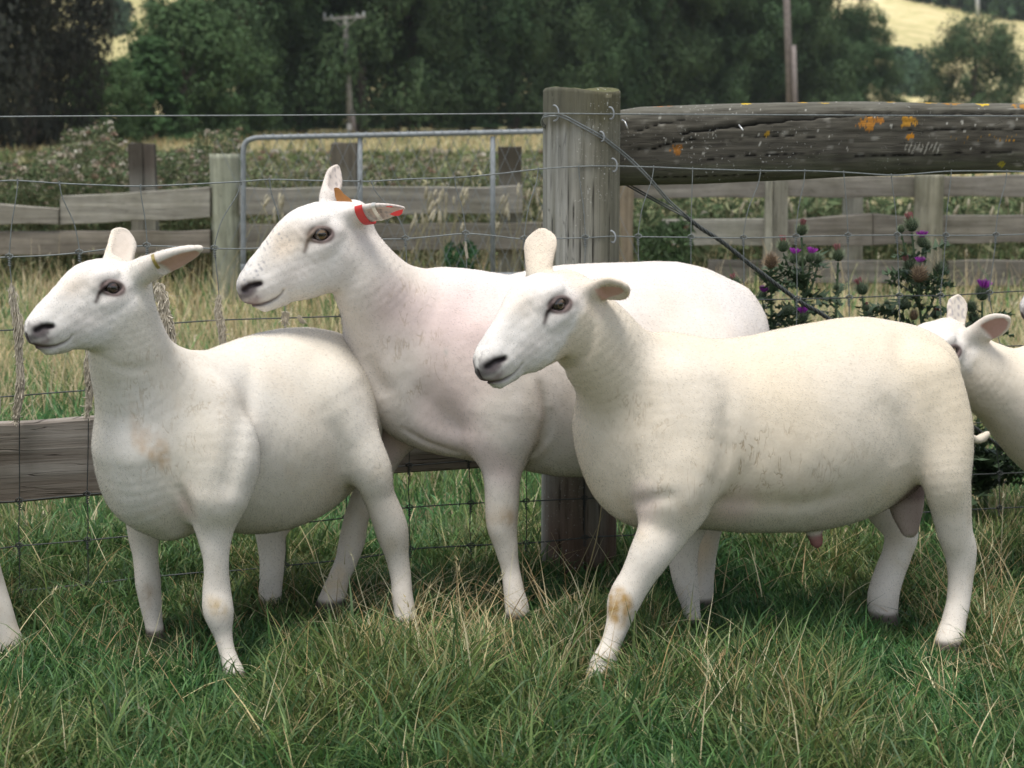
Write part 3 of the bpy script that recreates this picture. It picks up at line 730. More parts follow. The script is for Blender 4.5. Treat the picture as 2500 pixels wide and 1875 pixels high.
for i, W in enumerate(WIRES):
    m = MB(); Q = catmull([(x, y, 0) for x, y in W], 6)
    P = np.array([at(x, y, yf(x) + (.0 if i else -.004) + .002 * math.sin(x * .05 + i)) for x, y, _ in Q])
    m.tube(P, .0017 if i in (0, 1, 7) else .0016, 7); m.build('line_wire', WIRE if i < 3 else WIRE_D, wf, smooth=True)
    wy.append(lambda x, W=W: float(np.interp(x, [q[0] for q in W], [q[1] for q in W])))
def knot(m, p, down, r=.0011):
    """small wrapped joint where a stay crosses a wire"""
    h = []
    for k in range(44):
        t = k / 43; a = t * 2 * math.pi * 3.3; h.append(p + down * (.004 + t * .018) + np.array((math.cos(a) * .0032, math.sin(a) * .0032, 0)))
    m.tube(h, r, 5)
    h = []
    for k in range(24):
        t = k / 23; a = t * 2 * math.pi; h.append(p + np.array((math.cos(a) * .0085, math.sin(a * 2) * .002 - .003, math.sin(a) * .0052 + .002)))
    m.tube(h, r, 5)
    m.tube([p + (-.007, -.002, .000), p + (0, -.0035, .010), p + (.007, -.002, .000)], r, 5)
for j, xs in enumerate(STAYS):
    for part, rng_ in (('upper', range(0, 3)), ('lower', range(3, 6))):
        m = MB()
        for w in rng_:
            x0, x1 = xs[w], xs[w + 1]
            y0, y1 = wy[w + 1](x0), wy[w + 2](x1)
            bow = (x1 - x0) * .14 if w == 0 else RNG.normal(0, 1.2)
            pts = [(x0, y0), (x0 + (x1 - x0) * (.12 if abs(x1 - x0) > 15 else .2) + bow * .2, y0 + (y1 - y0) * .2), (x0 + (x1 - x0) * .55 + bow, y0 + (y1 - y0) * .55), (x0 + (x1 - x0) * .9 + bow * .3, y0 + (y1 - y0) * .85), (x1, y1)]
            Q = catmull([(a, b, 0) for a, b in pts], 4)
            m.tube([at(a, b, yf(a) - .003) for a, b, _ in Q], .00125, 6)
            knot(m, at(x1, y1, yf(x1) - .002), np.array((0, 0, -1.0)))
            if w == 0:
                p = at(x0, y0, yf(x0)); m.tube([p + (-.001, -.003, -.006), p + (0, -.004, .003), p + (0, .003, .004), p + (.001, .003, -.008)], .0013, 5)
        m.build('stay_wire', WIRE if part == 'upper' else WIRE_D, wf, smooth=True)

# ---- strainer post: split, streaked with algae, rusty brown towards the ground
def big_post():
    px0, px1, Yc = 1322, 1508, 4.40
    top = at(1415, 218, 4.31); cx = at(1415, 800, 4.40)[0]
    nA, nZ = 180, 260; zt = top[2]; V = []; C = []
    r0 = .0935
    a = np.linspace(0, 2 * np.pi, nA, endpoint=False); z = np.concatenate([np.linspace(-.3, zt - .004, nZ - 1), [zt]])
    A, Z = np.meshgrid(a, z)
    R = r0 * (1.02 - .012 * (Z / zt)) + .0015 * np.sin(A * 3 + 1) + .0012 * np.sin(A * 7 + Z * 2)
    P3 = np.stack([np.cos(A) * 9, np.sin(A) * 9, Z * .6], -1).reshape(-1, 3)
    R += (.0006 * wob(P3 * np.array((1, 1, 3)), .9, 1)).reshape(R.shape)
    crack = np.zeros_like(R)
    for ca, z0, z1, dp, w in ((-2.12, -.3, .55, .007, .012), (-1.93, .55, 1.02, .006, .010), (-1.24, .66, 1.06, .010, .014), (-1.62, .2, .9, .005, .009), (-1.02, -.3, .75, .006, .010), (-2.45, .3, 1.08, .004, .008), (-.75, .2, 1.1, .004, .008), (-1.45, -.3, .45, .006, .01), (-1.80, .75, 1.08, .004, .008), (-2.65, -.3, .6, .005, .01), (-1.33, .0, .65, .004, .008), (-2.0, .95, 1.10, .003, .008)):
        cc = ca + .018 * np.sin(Z * 9 + ca * 7) + .008 * np.sin(Z * 31)
        d = np.abs((A - (cc % (2 * np.pi)) + np.pi) % (2 * np.pi) - np.pi)
        e = np.clip((Z - z0) / .12, 0, 1) * np.clip((z1 - Z) / .12, 0, 1)
        g = np.exp(-(d / (w * .75)) ** 2) * e; crack = np.maximum(crack, g); R -= dp * g
    R[-1] *= .97
    V = np.stack([cx + np.cos(A) * R, Yc + np.sin(A) * R, Z + .006 * np.sin(A * 2) * (Z > zt - .01)], -1).reshape(-1, 3)
    pn = np.stack([np.cos(A) * 4, np.sin(A) * 4, Z * .9], -1).reshape(-1, 3)
    w1 = wob(pn, 1.0, 4); w2 = .6 * wob(pn * np.array((.07, .07, 1.4)), 1.0, 6) + .5 * wob(pn * np.array((.16, .16, .8)), 1.6, 9); w3 = wob(pn * np.array((3, 3, .5)), 3, 7)
    zf = Z.reshape(-1)
    base = np.tile((.300, .298, .270), (len(zf), 1)) * (1 + .10 * w3[:, None])
    alg = (np.clip(.62 * w2 + .35 * w1 - .12 + 2.0 * np.clip((zf - 1.09) / .08, 0, 1), 0, .9) * np.clip((zf - .25) / .3, 0, 1))[:, None]
    base = base * (1 - alg) + np.array((.110, .106, .075)) * alg
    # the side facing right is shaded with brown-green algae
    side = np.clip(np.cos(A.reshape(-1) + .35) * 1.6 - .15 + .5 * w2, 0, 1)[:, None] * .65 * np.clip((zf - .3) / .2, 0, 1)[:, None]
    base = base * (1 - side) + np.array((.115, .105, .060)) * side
    low = np.clip((.42 - zf) / .3 + .35 * w2, 0, 1)[:, None] * np.clip(np.cos(A.reshape(-1) + 1.2) * 1.5 + .45, 0, 1)[:, None] * (zf < .55)[:, None]
    base = base * (1 - low) + np.array((.135, .092, .070)) * low
    base *= (1 - .88 * np.clip(crack * 1.3, 0, 1).reshape(-1, 1))
    idx = np.arange(nZ * nA).reshape(nZ, nA)
    F = np.stack([idx[:-1], np.roll(idx[:-1], -1, 1), np.roll(idx[1:], -1, 1), idx[1:]], -1).reshape(-1, 4).tolist()
    m = MB(); m.add(V, F, base)
    # cut top, slightly dished
    n0 = len(V); rings = [V[-nA:]]; c0 = V[-nA:].mean(0)
    tv = []; tf = []
    for q, s in enumerate((.9, .6, .3)):
        rr = c0 + (V[-nA:] - c0) * s; rr[:, 2] += .002 * np.sin(np.arange(nA) * .3 + q); tv.append(rr)
    tv = np.concatenate([np.concatenate(tv), [c0]]); allv = np.concatenate([V[-nA:], tv])
    for q in range(3):
        for k in range(nA):
            k2 = (k + 1) % nA; tf.append((q * nA + k, q * nA + k2, (q + 1) * nA + k2, (q + 1) * nA + k))
    for k in range(nA): tf.append((3 * nA + k, 3 * nA + (k + 1) % nA, 4 * nA))
    m.add(allv, tf, (.12, .12, .06))
    r = empty('strainer_post', (cx, Yc, 0)); tag(r, 'thick round fence post with green algae at its top and rusty brown foot', 'fence post')
    mt = wood_mat('strainer_wood', (.66, .66, .64), (.92, .92, .90), (1.12, 1.12, 1.08), greenness=0, grain=(46, 46, 2.6), crackw=.35, fleck=.8)
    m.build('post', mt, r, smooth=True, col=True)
    return r
post = big_post()
def staple(x, y, parent, s=1.0, tilt=.3):
    p = at(x, y, 4.303); m = MB(); P = []
    for k in range(13):
        a = math.pi * k / 12 - .1; P.append(p + np.array((math.sin(a * 1.0) * .009 * s * .9 + (.004 * (a - 1.5)) * tilt, -.006 * math.sin(a) - .002, math.cos(a) * .014 * s)))
    P = [p + (0, .02, .014 * s)] + P + [p + (0, .02, -.014 * s)]
    m.tube(P, .0021, 6); return m.build('staple', GALV, parent, smooth=True)
staple(1490, 276, post, 1.0); staple(1497, 403, post, 1.1); staple(1494, 578, post, 1.0); staple(1353, 276, post, 1.3, .1); staple(1468, 333, post, .8)

# ---- thick half-round rail with lichen
def big_rail():
    nL, nA = 520, 120
    s = np.linspace(0, 1, nL); pxs = 1506 + s * (2640 - 1506)
    Yc = 4.52 + s * .42
    topy = np.interp(pxs, [1506, 1560, 1700, 1900, 2110, 2500, 2640], [272, 264, 259, 253, 251, 254, 256]); boty = np.interp(pxs, [1506, 1700, 1900, 2100, 2500, 2640], [452, 447, 437, 428, 420, 418])
    ctr = np.array([at(px, (t + b) / 2, Y) for px, t, b, Y in zip(pxs, topy, boty, Yc)])
    rad = (boty - topy) / 2 * Yc / FPX
    a = np.linspace(0, 2 * np.pi, nA, endpoint=False)
    S, A = np.meshgrid(s, a, indexing='ij'); L = S * 1.25
    R = rad[:, None] * (1 + .012 * np.sin(A * 2 + S * 5)) + 0 * A
    # a: 0 = up, pi/2 = to the camera
    flat = .93 / (np.abs(np.cos(A)) ** 3.2 + np.abs(np.sin(A)) ** 3.2) ** (1 / 3.2)
    R = R * np.where(np.sin(A) > 0, flat / .93, 1); flat = np.where(np.sin(A) > 0, .84, 1)
    P3 = np.stack([L * 1.2, np.cos(A) * .5, np.sin(A) * .5], -1).reshape(-1, 3)
    R = R + (.0012 * wob(P3 * np.array((1, 6, 6)), 1.5, 3)).reshape(R.shape)
    crack = np.zeros_like(R)
    def line(pts, w, dp):
        nonlocal R, crack
        xs = [p[0] for p in pts]; vs = [p[1] for p in pts]
        s0 = (np.array(xs) - 1506) / (2640 - 1506)
        v = np.interp(S, s0, vs) + .012 * np.sin(S * 90) + .008 * np.sin(S * 210 + 1)
        e = np.clip((S - s0[0]) / .02, 0, 1) * np.clip((s0[-1] - S) / .02, 0, 1)
        # v is the height as a fraction: +1 top, -1 bottom, on the camera side
        ang = np.arccos(np.clip(v, -1, 1)); d = np.abs(A - ang)
        g = np.exp(-(d / (w * (.5 + .5 * e))) ** 2) * e * (A < np.pi); crack = np.maximum(crack, g); R = R - dp * g
    line([(1640, .28), (1740, .40), (1800, .44), (1900, .52), (2040, .60), (2120, .62), (2300, .64), (2560, .66)], .034, .013)
    line([(1535, .38), (1620, .55), (1680, .62)], .018, .006); line([(1540, -.02), (1580, -.08), (1600, -.03), (1640, .12), (1705, .15)], .018, .006)
    line([(1560, -.72), (1700, -.70), (1900, -.72)], .015, .004); line([(2060, -.42), (2330, -.38), (2500, -.33)], .015, .003)
    line([(1750, .12), (1880, .16), (2010, .10)], .012, .003); line([(2150, .30), (2300, .26), (2500, .24)], .014, .004); line([(1700, -.35), (1850, -.30), (2000, -.33)], .012, .003)
    V = np.stack([np.repeat(ctr[:, :1], nA, 1) + 0 * A, ctr[:, 1:2] - np.sin(A) * R * flat * 1.0, ctr[:, 2:3] + np.cos(A) * R], -1)
    Vf = V.reshape(-1, 3); af = A.reshape(-1); sf = S.reshape(-1)
    v = np.cos(af)
    gr = wob(np.stack([sf * 6, v * 9, np.sin(af) * 3], -1), 1, 4); g2 = wob(np.stack([sf * 22, v * 6, np.sin(af) * 2], -1), 1, 6); g3 = wob(np.stack([sf * 14, v * 60, np.sin(af) * 9], -1), 1, 8)
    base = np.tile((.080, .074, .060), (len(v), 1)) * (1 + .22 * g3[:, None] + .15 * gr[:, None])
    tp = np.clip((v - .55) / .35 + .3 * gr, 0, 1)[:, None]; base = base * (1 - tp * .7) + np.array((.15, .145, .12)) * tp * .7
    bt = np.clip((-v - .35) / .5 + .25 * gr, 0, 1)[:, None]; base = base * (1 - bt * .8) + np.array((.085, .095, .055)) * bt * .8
    pale = (np.clip(g2 * .8 + g3 * .5 - .85, 0, 1) * 1.2 * (np.abs(v) < .75))[:, None]; base = base * (1 - np.clip(pale, 0, .8)) + np.array((.26, .25, .22)) * np.clip(pale, 0, .8)
    # dry white flecks
    fleck = (wob(Vf, 60, 2) + .7 * wob(Vf, 23, 5) > 1.75)[:, None] * (v > -.4)[:, None]; base = np.where(fleck, np.array((.38, .37, .33)), base)
    crv = 1 - .93 * np.clip(crack * 1.4, 0, 1).reshape(-1, 1); base = base * crv
    # lichen, orange and yellow (px, height fraction, radius x in px, radius v)
    lx = 1506 + sf * (2640 - 1506)
    for px, vv, rx, rv, c in ((1612, .965, 22, .02, (0.323, 0.136, 0.040)), (1815, .93, 12, .05, (.52, .36, .04)), (1648, -.08, 16, .12, (.30, .13, .03)), (1860, .22, 9, .07, (.36, .22, .03)), (2100, .40, 24, .14, (0.340, 0.152, 0.030)), (2128, .48, 12, .06, (0.340, 0.144, 0.030)), (2203, .44, 19, .12, (0.391, 0.200, 0.030)), (2208, .08, 12, .06, (.46, .20, .02)),
                              (1955, .985, 10, .02, (.50, .30, .04)), (2005, .94, 14, .04, (.50, .34, .05)), (2258, .97, 20, .03, (.55, .33, .04)), (2318, .93, 26, .06, (0.323, 0.168, 0.040)), (2390, .90, 16, .06, (.55, .38, .04)), (2480, .85, 22, .08, (0.323, 0.168, 0.040)), (2170, .985, 14, .02, (.5, .3, .03)),
                              (2448, -.06, 12, .05, (.44, .22, .02)), (2430, -.62, 10, .07, (.30, .26, .03)), (2340, -.02, 40, .12, (.22, .13, .03)), (2420, .04, 46, .10, (.24, .14, .03)), (2560, .5, 30, .2, (.5, .28, .03))):
        d = ((lx - px) / rx) ** 2 + ((v - vv) / rv) ** 2
        mk = (d + .75 * wob(Vf, 34, 3) + .6 * wob(Vf, 80, 4) < .85) & (np.sin(af) > -.2)
        if rx > 35: mk &= wob(Vf, 95, 7) > .7
        base = np.where(mk[:, None], np.array(c) * (1 + .15 * wob(Vf, 90, 9)[:, None]), base)
    # scratched bare fibres
    for i in range(9):
        x0 = 2195 + i * 10; d = np.abs((lx - x0) - (v + .25) * 30) ; mk = (d < 2.2) & (v > -.30 - .03 * (i % 3)) & (v < -.13 + .04 * (i % 2)) & (np.sin(af) > 0)
        base = np.where(mk[:, None] & (wob(Vf, 120, 3) > -.6)[:, None], np.array((.25, .24, .205)), base)
    idx = np.arange(nL * nA).reshape(nL, nA)
    F = np.stack([idx[:-1], np.roll(idx[:-1], -1, 1), np.roll(idx[1:], -1, 1), idx[1:]], -1).reshape(-1, 4)[:, ::-1].tolist()
    F.append(tuple(idx[0])); F.append(tuple(idx[-1][::-1]))
    m = MB(); m.add(Vf, F, np.clip(base, .003, .7))
    r = empty('round_rail', tuple(ctr[0])); tag(r, 'thick dark weathered top rail with a long crack and orange lichen', 'fence rail')
    mt = wood_mat('lichened_rail', (.70, .70, .68), (.95, .95, .93), (1.15, 1.15, 1.1), greenness=0, grain=(3.0, 3.0, 48), crackw=.3, fleck=.7)
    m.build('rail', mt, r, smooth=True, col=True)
    return r
rail = big_rail()
m = MB(); m.tube([at(1519, 293, 4.42), at(1526, 298, 4.405), at(1530, 308, 4.40), at(1532, 315, 4.405)], .0022, 6); m.build('nail', plain('bright_nail', (.6, .6, .58), .3, .6), rail, smooth=True)
m = MB(); m.tube([at(1804, 305, 4.51), at(1814, 318, 4.49)], .0020, 6); m.build('nail', plain('bright_nail', (.6, .6, .58), .3, .6), rail, smooth=True)

# ---- low plank nailed along the fence
PLANK = wood_mat('grey_plank', (.13, .105, .085), (.24, .215, .185), (.36, .335, .30), greenness=.12, green=(.17, .10, .06), grain=(1.3, 1.3, 44), crackw=.85)
pk = empty('bottom_plank', tuple(at(600, 1100, yf(600) + .05)))
tag(pk, 'wide weathered grey plank fixed low along the wire fence, cracked along its grain', 'plank')
def yq(px): return yf(px) + .012
V = []; n = 150; k = 8; F = []; C = []
for i in range(n + 1):
    t = i / n; px = -160 + t * (1330 + 160)
    tp = 1036 - px * .058 + 1.5 * math.sin(px * .021); bt = 1230 - px * .0745 + 1.2 * math.sin(px * .017 + 1)
    a, b = at(px, tp, yq(px)), at(px, bt, yq(px)); th = .045
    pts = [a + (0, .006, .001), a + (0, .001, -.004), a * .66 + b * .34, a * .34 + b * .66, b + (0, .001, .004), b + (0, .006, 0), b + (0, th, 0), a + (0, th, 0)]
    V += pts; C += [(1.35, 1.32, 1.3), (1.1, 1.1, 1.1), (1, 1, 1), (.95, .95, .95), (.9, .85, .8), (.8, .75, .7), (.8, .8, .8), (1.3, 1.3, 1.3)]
for i in range(n):
    for j in range(k):
        F.append((i * k + j, i * k + (j + 1) % k, (i + 1) * k + (j + 1) % k, (i + 1) * k + j))
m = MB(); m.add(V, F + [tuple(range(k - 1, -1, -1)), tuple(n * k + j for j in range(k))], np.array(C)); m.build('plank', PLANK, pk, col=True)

# ---- twisted brace wire
bw = empty('brace_wire', tuple(at(1325, 290, 4.30))); tag(bw, 'heavy twisted wire running from the post top down across the thick rail', 'brace wire')
BR = plain('brace_wire_metal', (.17, .185, .18), .5, .5, .25, 80); BR2 = plain('brace_wire_dark', (.075, .08, .075), .55, .4, .25, 80)
up = [(1332, 312, 4.37), (1322, 300, 4.345), (1327, 285, 4.305), (1353, 280, 4.292), (1378, 286, 4.298), (1416, 306, 4.300), (1467, 334, 4.312), (1497, 356, 4.335), (1537, 389, 4.37), (1578, 429, 4.39), (1632, 491, 4.44), (1673, 528, 4.47)]
lo_ = [(1512, 440, 4.56), (1551, 462, 4.55), (1605, 492, 4.52), (1660, 521, 4.485), (1673, 528, 4.475)]
for L, off, mt in ((up, (0, 2.6), BR), (up, (2, -2.6), BR), (lo_, (0, 2.6), BR2), (lo_, (1, -2.6), BR2)):
    P = np.array([at(x + off[0], y + off[1], Y) for x, y, Y in L]); m = MB(); m.tube(catmull(P, 6), .0021, 7); m.build('strand', mt, bw, smooth=True)
tw = np.array([at(*q) for q in ((1673, 528, 4.475), (1714, 559, 4.49), (1765, 592, 4.51), (1842, 654, 4.54), (1951, 735, 4.58), (2011, 770, 4.60), (2120, 850, 4.64), (2400, 1060, 4.74), (2560, 1180, 4.80))])
tw = catmull(tw, 60); sl = np.concatenate([[0], np.cumsum(np.linalg.norm(np.diff(tw, axis=0), axis=1))])
tt = nrm_(tw[-1] - tw[0]); n1 = nrm_(np.cross(tt, (0, 1, 0))); n2 = np.cross(tt, n1)
for q in range(4):
    an = sl * 2 * math.pi / .055 + q * math.pi / 2
    m = MB(); m.tube(tw + .0036 * (np.cos(an)[:, None] * n1 + np.sin(an)[:, None] * n2), .0024, 6); m.build('strand', BR2, bw, smooth=True)

# ---- locks of wool caught on the netting
WOOLM = plain('caught_wool', (.46, .41, .32), 1.0, 0, .25, 90)
def wool_lock(pts, r, label, seed, frizz=160):
    P = catmull(np.array([at(*q) for q in pts]), 12); n = len(P)
    T = np.gradient(P, axis=0); T /= np.linalg.norm(T, axis=1, keepdims=True)
    e1 = np.cross(T, (0, 1, 0)); e1 /= np.linalg.norm(e1, axis=1, keepdims=True); e2 = np.cross(T, e1)
    L = np.linalg.norm(np.diff(P, axis=0), axis=1).sum(); s = np.linspace(0, 1, n); m = MB()
    belly = 1 + .35 * np.sin(s * L * 38 + seed) * np.sin(s * L * 17 + 2 * seed)
    env = np.interp(s, [0, .08, .5, .9, 1], [.35, 1, .9, .75, .25]) * belly * r
    for i in range(int(60 + r * 6000)):      # a rope of crimped strands
        a0, q = RNG.random() * 6.28, RNG.random() ** .5; w = RNG.uniform(25, 60); i0 = int(RNG.integers(0, max(1, n - 6))); i1 = min(n, i0 + int(RNG.integers(6, max(8, n // 2 + 6))))
        k = np.arange(i0, i1); z = s[k] * L
        an = a0 + z * RNG.uniform(6, 26); rr = env[k] * q * .9 + r * .16 * np.sin(z * 2 * np.pi * w / 1.0 * .9 + a0)
        Q = P[k] + e1[k] * (np.cos(an) * rr)[:, None] + e2[k] * (np.sin(an) * rr * .7)[:, None]
        if RNG.random() < .4: Q[-1] += RNG.normal(0, r * .5, 3)
        if len(Q) >= 3: m.tube(catmull(Q, 2), r * .085, 4, caps=False)
    for i in range(frizz // 2):
        j = int(RNG.integers(0, n)); v = P[j] + (e1[j] * RNG.normal(0, .5) + e2[j] * RNG.normal(0, .4)) * r
        d = RNG.normal(0, 1, 3); d[2] -= .5; d /= np.linalg.norm(d); LL = r * RNG.uniform(.5, 1.4); e = RNG.normal(0, .4 * LL, 3)
        m.tube(catmull([v, v + d * LL * .5, v + d * LL + e], 3), .0003, 3, caps=False)
    o = m.build('wool_tuft', WOOLM, smooth=True); tag(o, label, 'wool tuft', 'locks of wool caught on the wire'); return o
wool_lock([(28, 690, 3.96), (34, 740, 3.96), (44, 800, 3.96), (46, 860, 3.96), (50, 930, 3.96), (42, 1000, 3.96), (38, 1030, 3.96)], .0125, 'longest lock of wool, hanging down a stay wire onto the low plank', 1)
wool_lock([(215, 850, 4.0), (217, 900, 4.0), (219, 950, 4.0), (212, 1015, 4.0)], .0105, 'grubby lock of wool between the white throat and the low plank', 2)
wool_lock([(384, 690, 4.04), (398, 740, 4.04), (404, 790, 4.04), (414, 850, 4.04), (424, 900, 4.04)], .0175, 'fat curly lock of wool directly behind the neck under the clipped ear', 3, 300)
wool_lock([(534, 720, 4.06), (532, 760, 4.06), (540, 800, 4.06), (545, 850, 4.06)], .0115, 'lock of wool on the wire above the round white back', 4)
wool_lock([(696, 760, 4.10), (697, 790, 4.10)], .0085, 'small scrap of wool on the wire below the chin of the tagged sheep', 5, 80)
wool_lock([(846, 770, 4.13), (850, 820, 4.13), (858, 870, 4.13)], .0125, 'lock of wool hanging against the chest of the tagged sheep', 6)
wool_lock([(728, 770, 4.10), (735, 782, 4.10), (744, 788, 4.10)], .005, 'tiny wisp of wool on the wire beside a small scrap', 7, 60)
wool_lock([(1137, 590, 4.22), (1138, 612, 4.22), (1141, 630, 4.22)], .0040, 'thin white wisp of wool under a knot beside the thick post', 8, 30)
# ------------------------------------------------------------------ thistles behind the wire
TH_M = leafy_mat('thistle_green', .15, .6, .3)
def th_head(px, py, rpx, Y, kind, parent):
    """egg of spiny bracts; kind: g green bud, p purple flower, d dried brown, t withered tip"""
    c = at(px, py, Y); r = rpx * Y / FPX; up = nrm_((RNG.normal(0, .25), RNG.normal(0, .25), 1))
    gcol = np.array((.085, .13, .07)) if kind != 'd' else np.array((.26, .17, .10)); scol = np.array((.24, .29, .18)) if kind != 'd' else np.array((.42, .30, .19))
    m = MB(); nu, nv = 14, 9; V = []
    e1 = nrm_(np.cross(up, (1, .2, 0))); e2 = np.cross(up, e1)
    for i in range(nv + 1):
        th = math.pi * i / nv
        for j in range(nu):
            a = 2 * math.pi * j / nu; rr = r * .70 * math.sin(th) * (1 + .12 * math.cos(th) * -1)
            V.append(c + e1 * math.cos(a) * rr + e2 * math.sin(a) * rr + up * math.cos(th) * r * .80)
    m.add(V, [(i * nu + j, i * nu + (j + 1) % nu, (i + 1) * nu + (j + 1) % nu, (i + 1) * nu + j) for i in range(nv) for j in range(nu)], gcol * .55)
    for k in range(95):
        th = math.acos(1 - 2 * (k + .5) / 106); a = k * 2.39996
        d = e1 * math.cos(a) * math.sin(th) + e2 * math.sin(a) * math.sin(th) + up * math.cos(th)
        b = c + d * r * .72; t = b + nrm_(d * .9 + up * .75 + RNG.normal(0, .12, 3)) * r * RNG.uniform(.55, .85); s = nrm_(np.cross(d, up + (.01, 0, 0))) * r * .10; s2 = nrm_(np.cross(s, d)) * r * .08
        m.add([b - s, b + s, b + s2, t], [(0, 1, 3), (1, 2, 3), (2, 0, 3)], scol * RNG.uniform(.6, 1.15))
    if kind in 'pt':
        col = np.array((.40, .06, .42)) if kind == 'p' else np.array((.30, .12, .12))
        for k in range(110 if kind == 'p' else 50):
            a = RNG.random() * 6.28; q = RNG.random() ** .5; d = nrm_(up * (1.0 if kind == 'p' else 1.4) + (e1 * math.cos(a) + e2 * math.sin(a)) * q * (.85 if kind == 'p' else .35))
            b = c + up * r * .8 + (e1 * math.cos(a) + e2 * math.sin(a)) * q * r * .35; L = r * RNG.uniform(.8, 1.15) * (1 if kind == 'p' else .8); s = nrm_(np.cross(d, RNG.normal(size=3))) * r * .045
            m.add([b - s, b + s, b + d * L + s * .8, b + d * L - s * .8], [(0, 1, 2, 3)], col * RNG.uniform(.6, 1.4))
    if kind == 'd':
        for k in range(110):
            a = RNG.random() * 6.28; q = RNG.random(); d = nrm_(up * .8 + (e1 * math.cos(a) + e2 * math.sin(a)) * q * 1.4); b = c + up * r * .5
            L = r * RNG.uniform(.8, 1.3); s = nrm_(np.cross(d, RNG.normal(size=3))) * r * .03
            m.add([b - s, b + s, b + d * L], [(0, 1, 2)], np.array((.50, .42, .33)) * RNG.uniform(.6, 1.2))
    return m.build('flower_head', TH_M, parent, col=True)
def spiny_leaf(m, p, d, L, up=(0, 0, 1), col=(.062, .098, .050), n=6):
    d = nrm_(d); s = nrm_(np.cross(d, up)); u = np.cross(s, d); col = np.array(col) * RNG.uniform(.7, 1.3)
    C = [p + d * L * t - np.array((0, 0, 1)) * L * .35 * t * t for t in np.linspace(0, 1, n + 1)]
    for i in range(n):
        t = (i + .5) / n; w = L * .24 * math.sin(math.pi * (.12 + .8 * t)) + .004; hw = L * .035
        a, b = C[i], C[i + 1]
        m.add([a - s * hw, a + s * hw, b + s * hw * .8, b - s * hw * .8], [(0, 1, 2, 3)], col * 1.2)
        for sg in (-1, 1):
            tip = (a + b) / 2 + s * sg * w * RNG.uniform(.8, 1.4) + d * w * .55 + u * w * RNG.uniform(-.3, .6)
            m.add([a + s * sg * hw, b + s * sg * hw, tip], [(0, 1, 2)], col * RNG.uniform(.8, 1.2))
            tip2 = a + (b - a) * .25 + s * sg * w * .55 - d * w * .1 - u * w * .3
            m.add([a + s * sg * hw * .9, a + (b - a) * .6 + s * sg * hw, tip2], [(0, 1, 2)], col)
def thistle(basex, Y, heads, label, leafn=26, hub=None, zlow=.1, stemr=.0065, leafL=.11, name='thistle', spread=1.0):
    b = at(basex, 900, Y); b[2] = 0
    r = empty(name, tuple(b)); tag(r, label, 'thistle', None)
    sm = MB(); lm = MB()
    tops = [at(h[0], h[1] + h[2] * .9, Y + (h[4] if len(h) > 4 else 0)) for h in heads]
    zt = max(t[2] for t in tops); spine_top = min(tops, key=lambda t: -t[2])
    main = catmull([b, b + (RNG.normal(0, .01), 0, zt * .35), (b + spine_top) / 2 * (1, 1, 0) + np.array((0, 0, zt * .65)), spine_top], 8)
    sm.tube(main, np.linspace(stemr, stemr * .45, len(main)), 8, (.10, .15, .075))
    branches = [main]
    for t in tops:
        if t is spine_top: continue
        zb = max(.05, t[2] - abs(t[0] - spine_top[0]) * .9 - RNG.uniform(.04, .12)); i = int(np.argmin(np.abs(main[:, 2] - zb))); a = main[i]
        mid = a * .45 + t * .55 + np.array((0, 0, -.02)); Q = catmull([a, mid, t], 8); sm.tube(Q, np.linspace(stemr * .6, stemr * .35, len(Q)), 6, (.085, .13, .065)); branches.append(Q)
    for Q in branches:      # spiny wings down the stems
        L = np.linalg.norm(np.diff(Q, axis=0), axis=1).sum(); nsp = int(L / .012)
        for k in range(nsp):
            i = min(int(k / nsp * (len(Q) - 1)), len(Q) - 2); f = k / nsp * (len(Q) - 1) - i; p = Q[i] * (1 - f) + Q[i + 1] * f; T = nrm_(Q[i + 1] - Q[i])
            if p[2] < zlow: continue
            a = RNG.random() * 6.28; s = nrm_(np.cross(T, (math.cos(a), math.sin(a), .1))); w = RNG.uniform(.007, .016)
            lm.add([p - T * .006, p + T * .006, p + s * w + T * .004], [(0, 1, 2)], np.array((.07, .11, .05)) * RNG.uniform(.7, 1.3))
    for k in range(leafn):
        Q = branches[int(RNG.integers(0, len(branches)))] if RNG.random() < .6 else main
        p = Q[int(RNG.integers(1, len(Q) - 1))]
        if p[2] < zlow: p = main[int(len(main) * RNG.uniform(.3, .95))]
        a = RNG.random() * 6.28
        spiny_leaf(lm, p, (math.cos(a), math.sin(a) * .7, RNG.uniform(.1, .9)), leafL * RNG.uniform(.5, 1.25))
    sm.build('stem', TH_M, r, smooth=True, col=True); lm.build('leaf', TH_M, r, col=True)
    for h in heads: th_head(h[0], h[1], h[2], Y + (h[4] if len(h) > 4 else 0), h[3], r)
    return r
thistle(1984, 4.95, [(1957, 562, 17, 't'), (1912, 602, 17, 't', .03), (1938, 632, 15, 'p', -.03), (1978, 630, 15, 'p', -.02), (1958, 640, 14, 'g', .04), (1997, 633, 14, 'g')], 'tallest middle thistle with two purple flowers side by side above the white back', 30, leafL=.10)
thistle(2034, 5.05, [(2046, 624, 18, 't'), (2042, 702, 9, 'g')], 'slim thistle with one withered pink top and a small green bud lower down', 12, leafL=.10)
thistle(1895, 4.85, [(1882, 640, 20, 'd'), (1861, 722, 14, 'p'), (1923, 760, 14, 'g'), (1961, 776, 15, 'p', -.05), (1796, 691, 15, 't', .05), (1811, 780, 15, 'g', .02), (1842, 790, 14, 'g', -.02)], 'bushy thistle beside the white rump, with a fluffy brown seed head on top', 52, leafL=.15)
thistle(2165, 4.95, [(2105, 706, 18, 't'), (2115, 752, 9, 't'), (2206, 744, 16, 'g'), (2231, 772, 13, 'd'), (2165, 742, 9, 'g')], 'low spreading thistle leaning towards the ram, one green head with a brown tip', 26, leafL=.12)
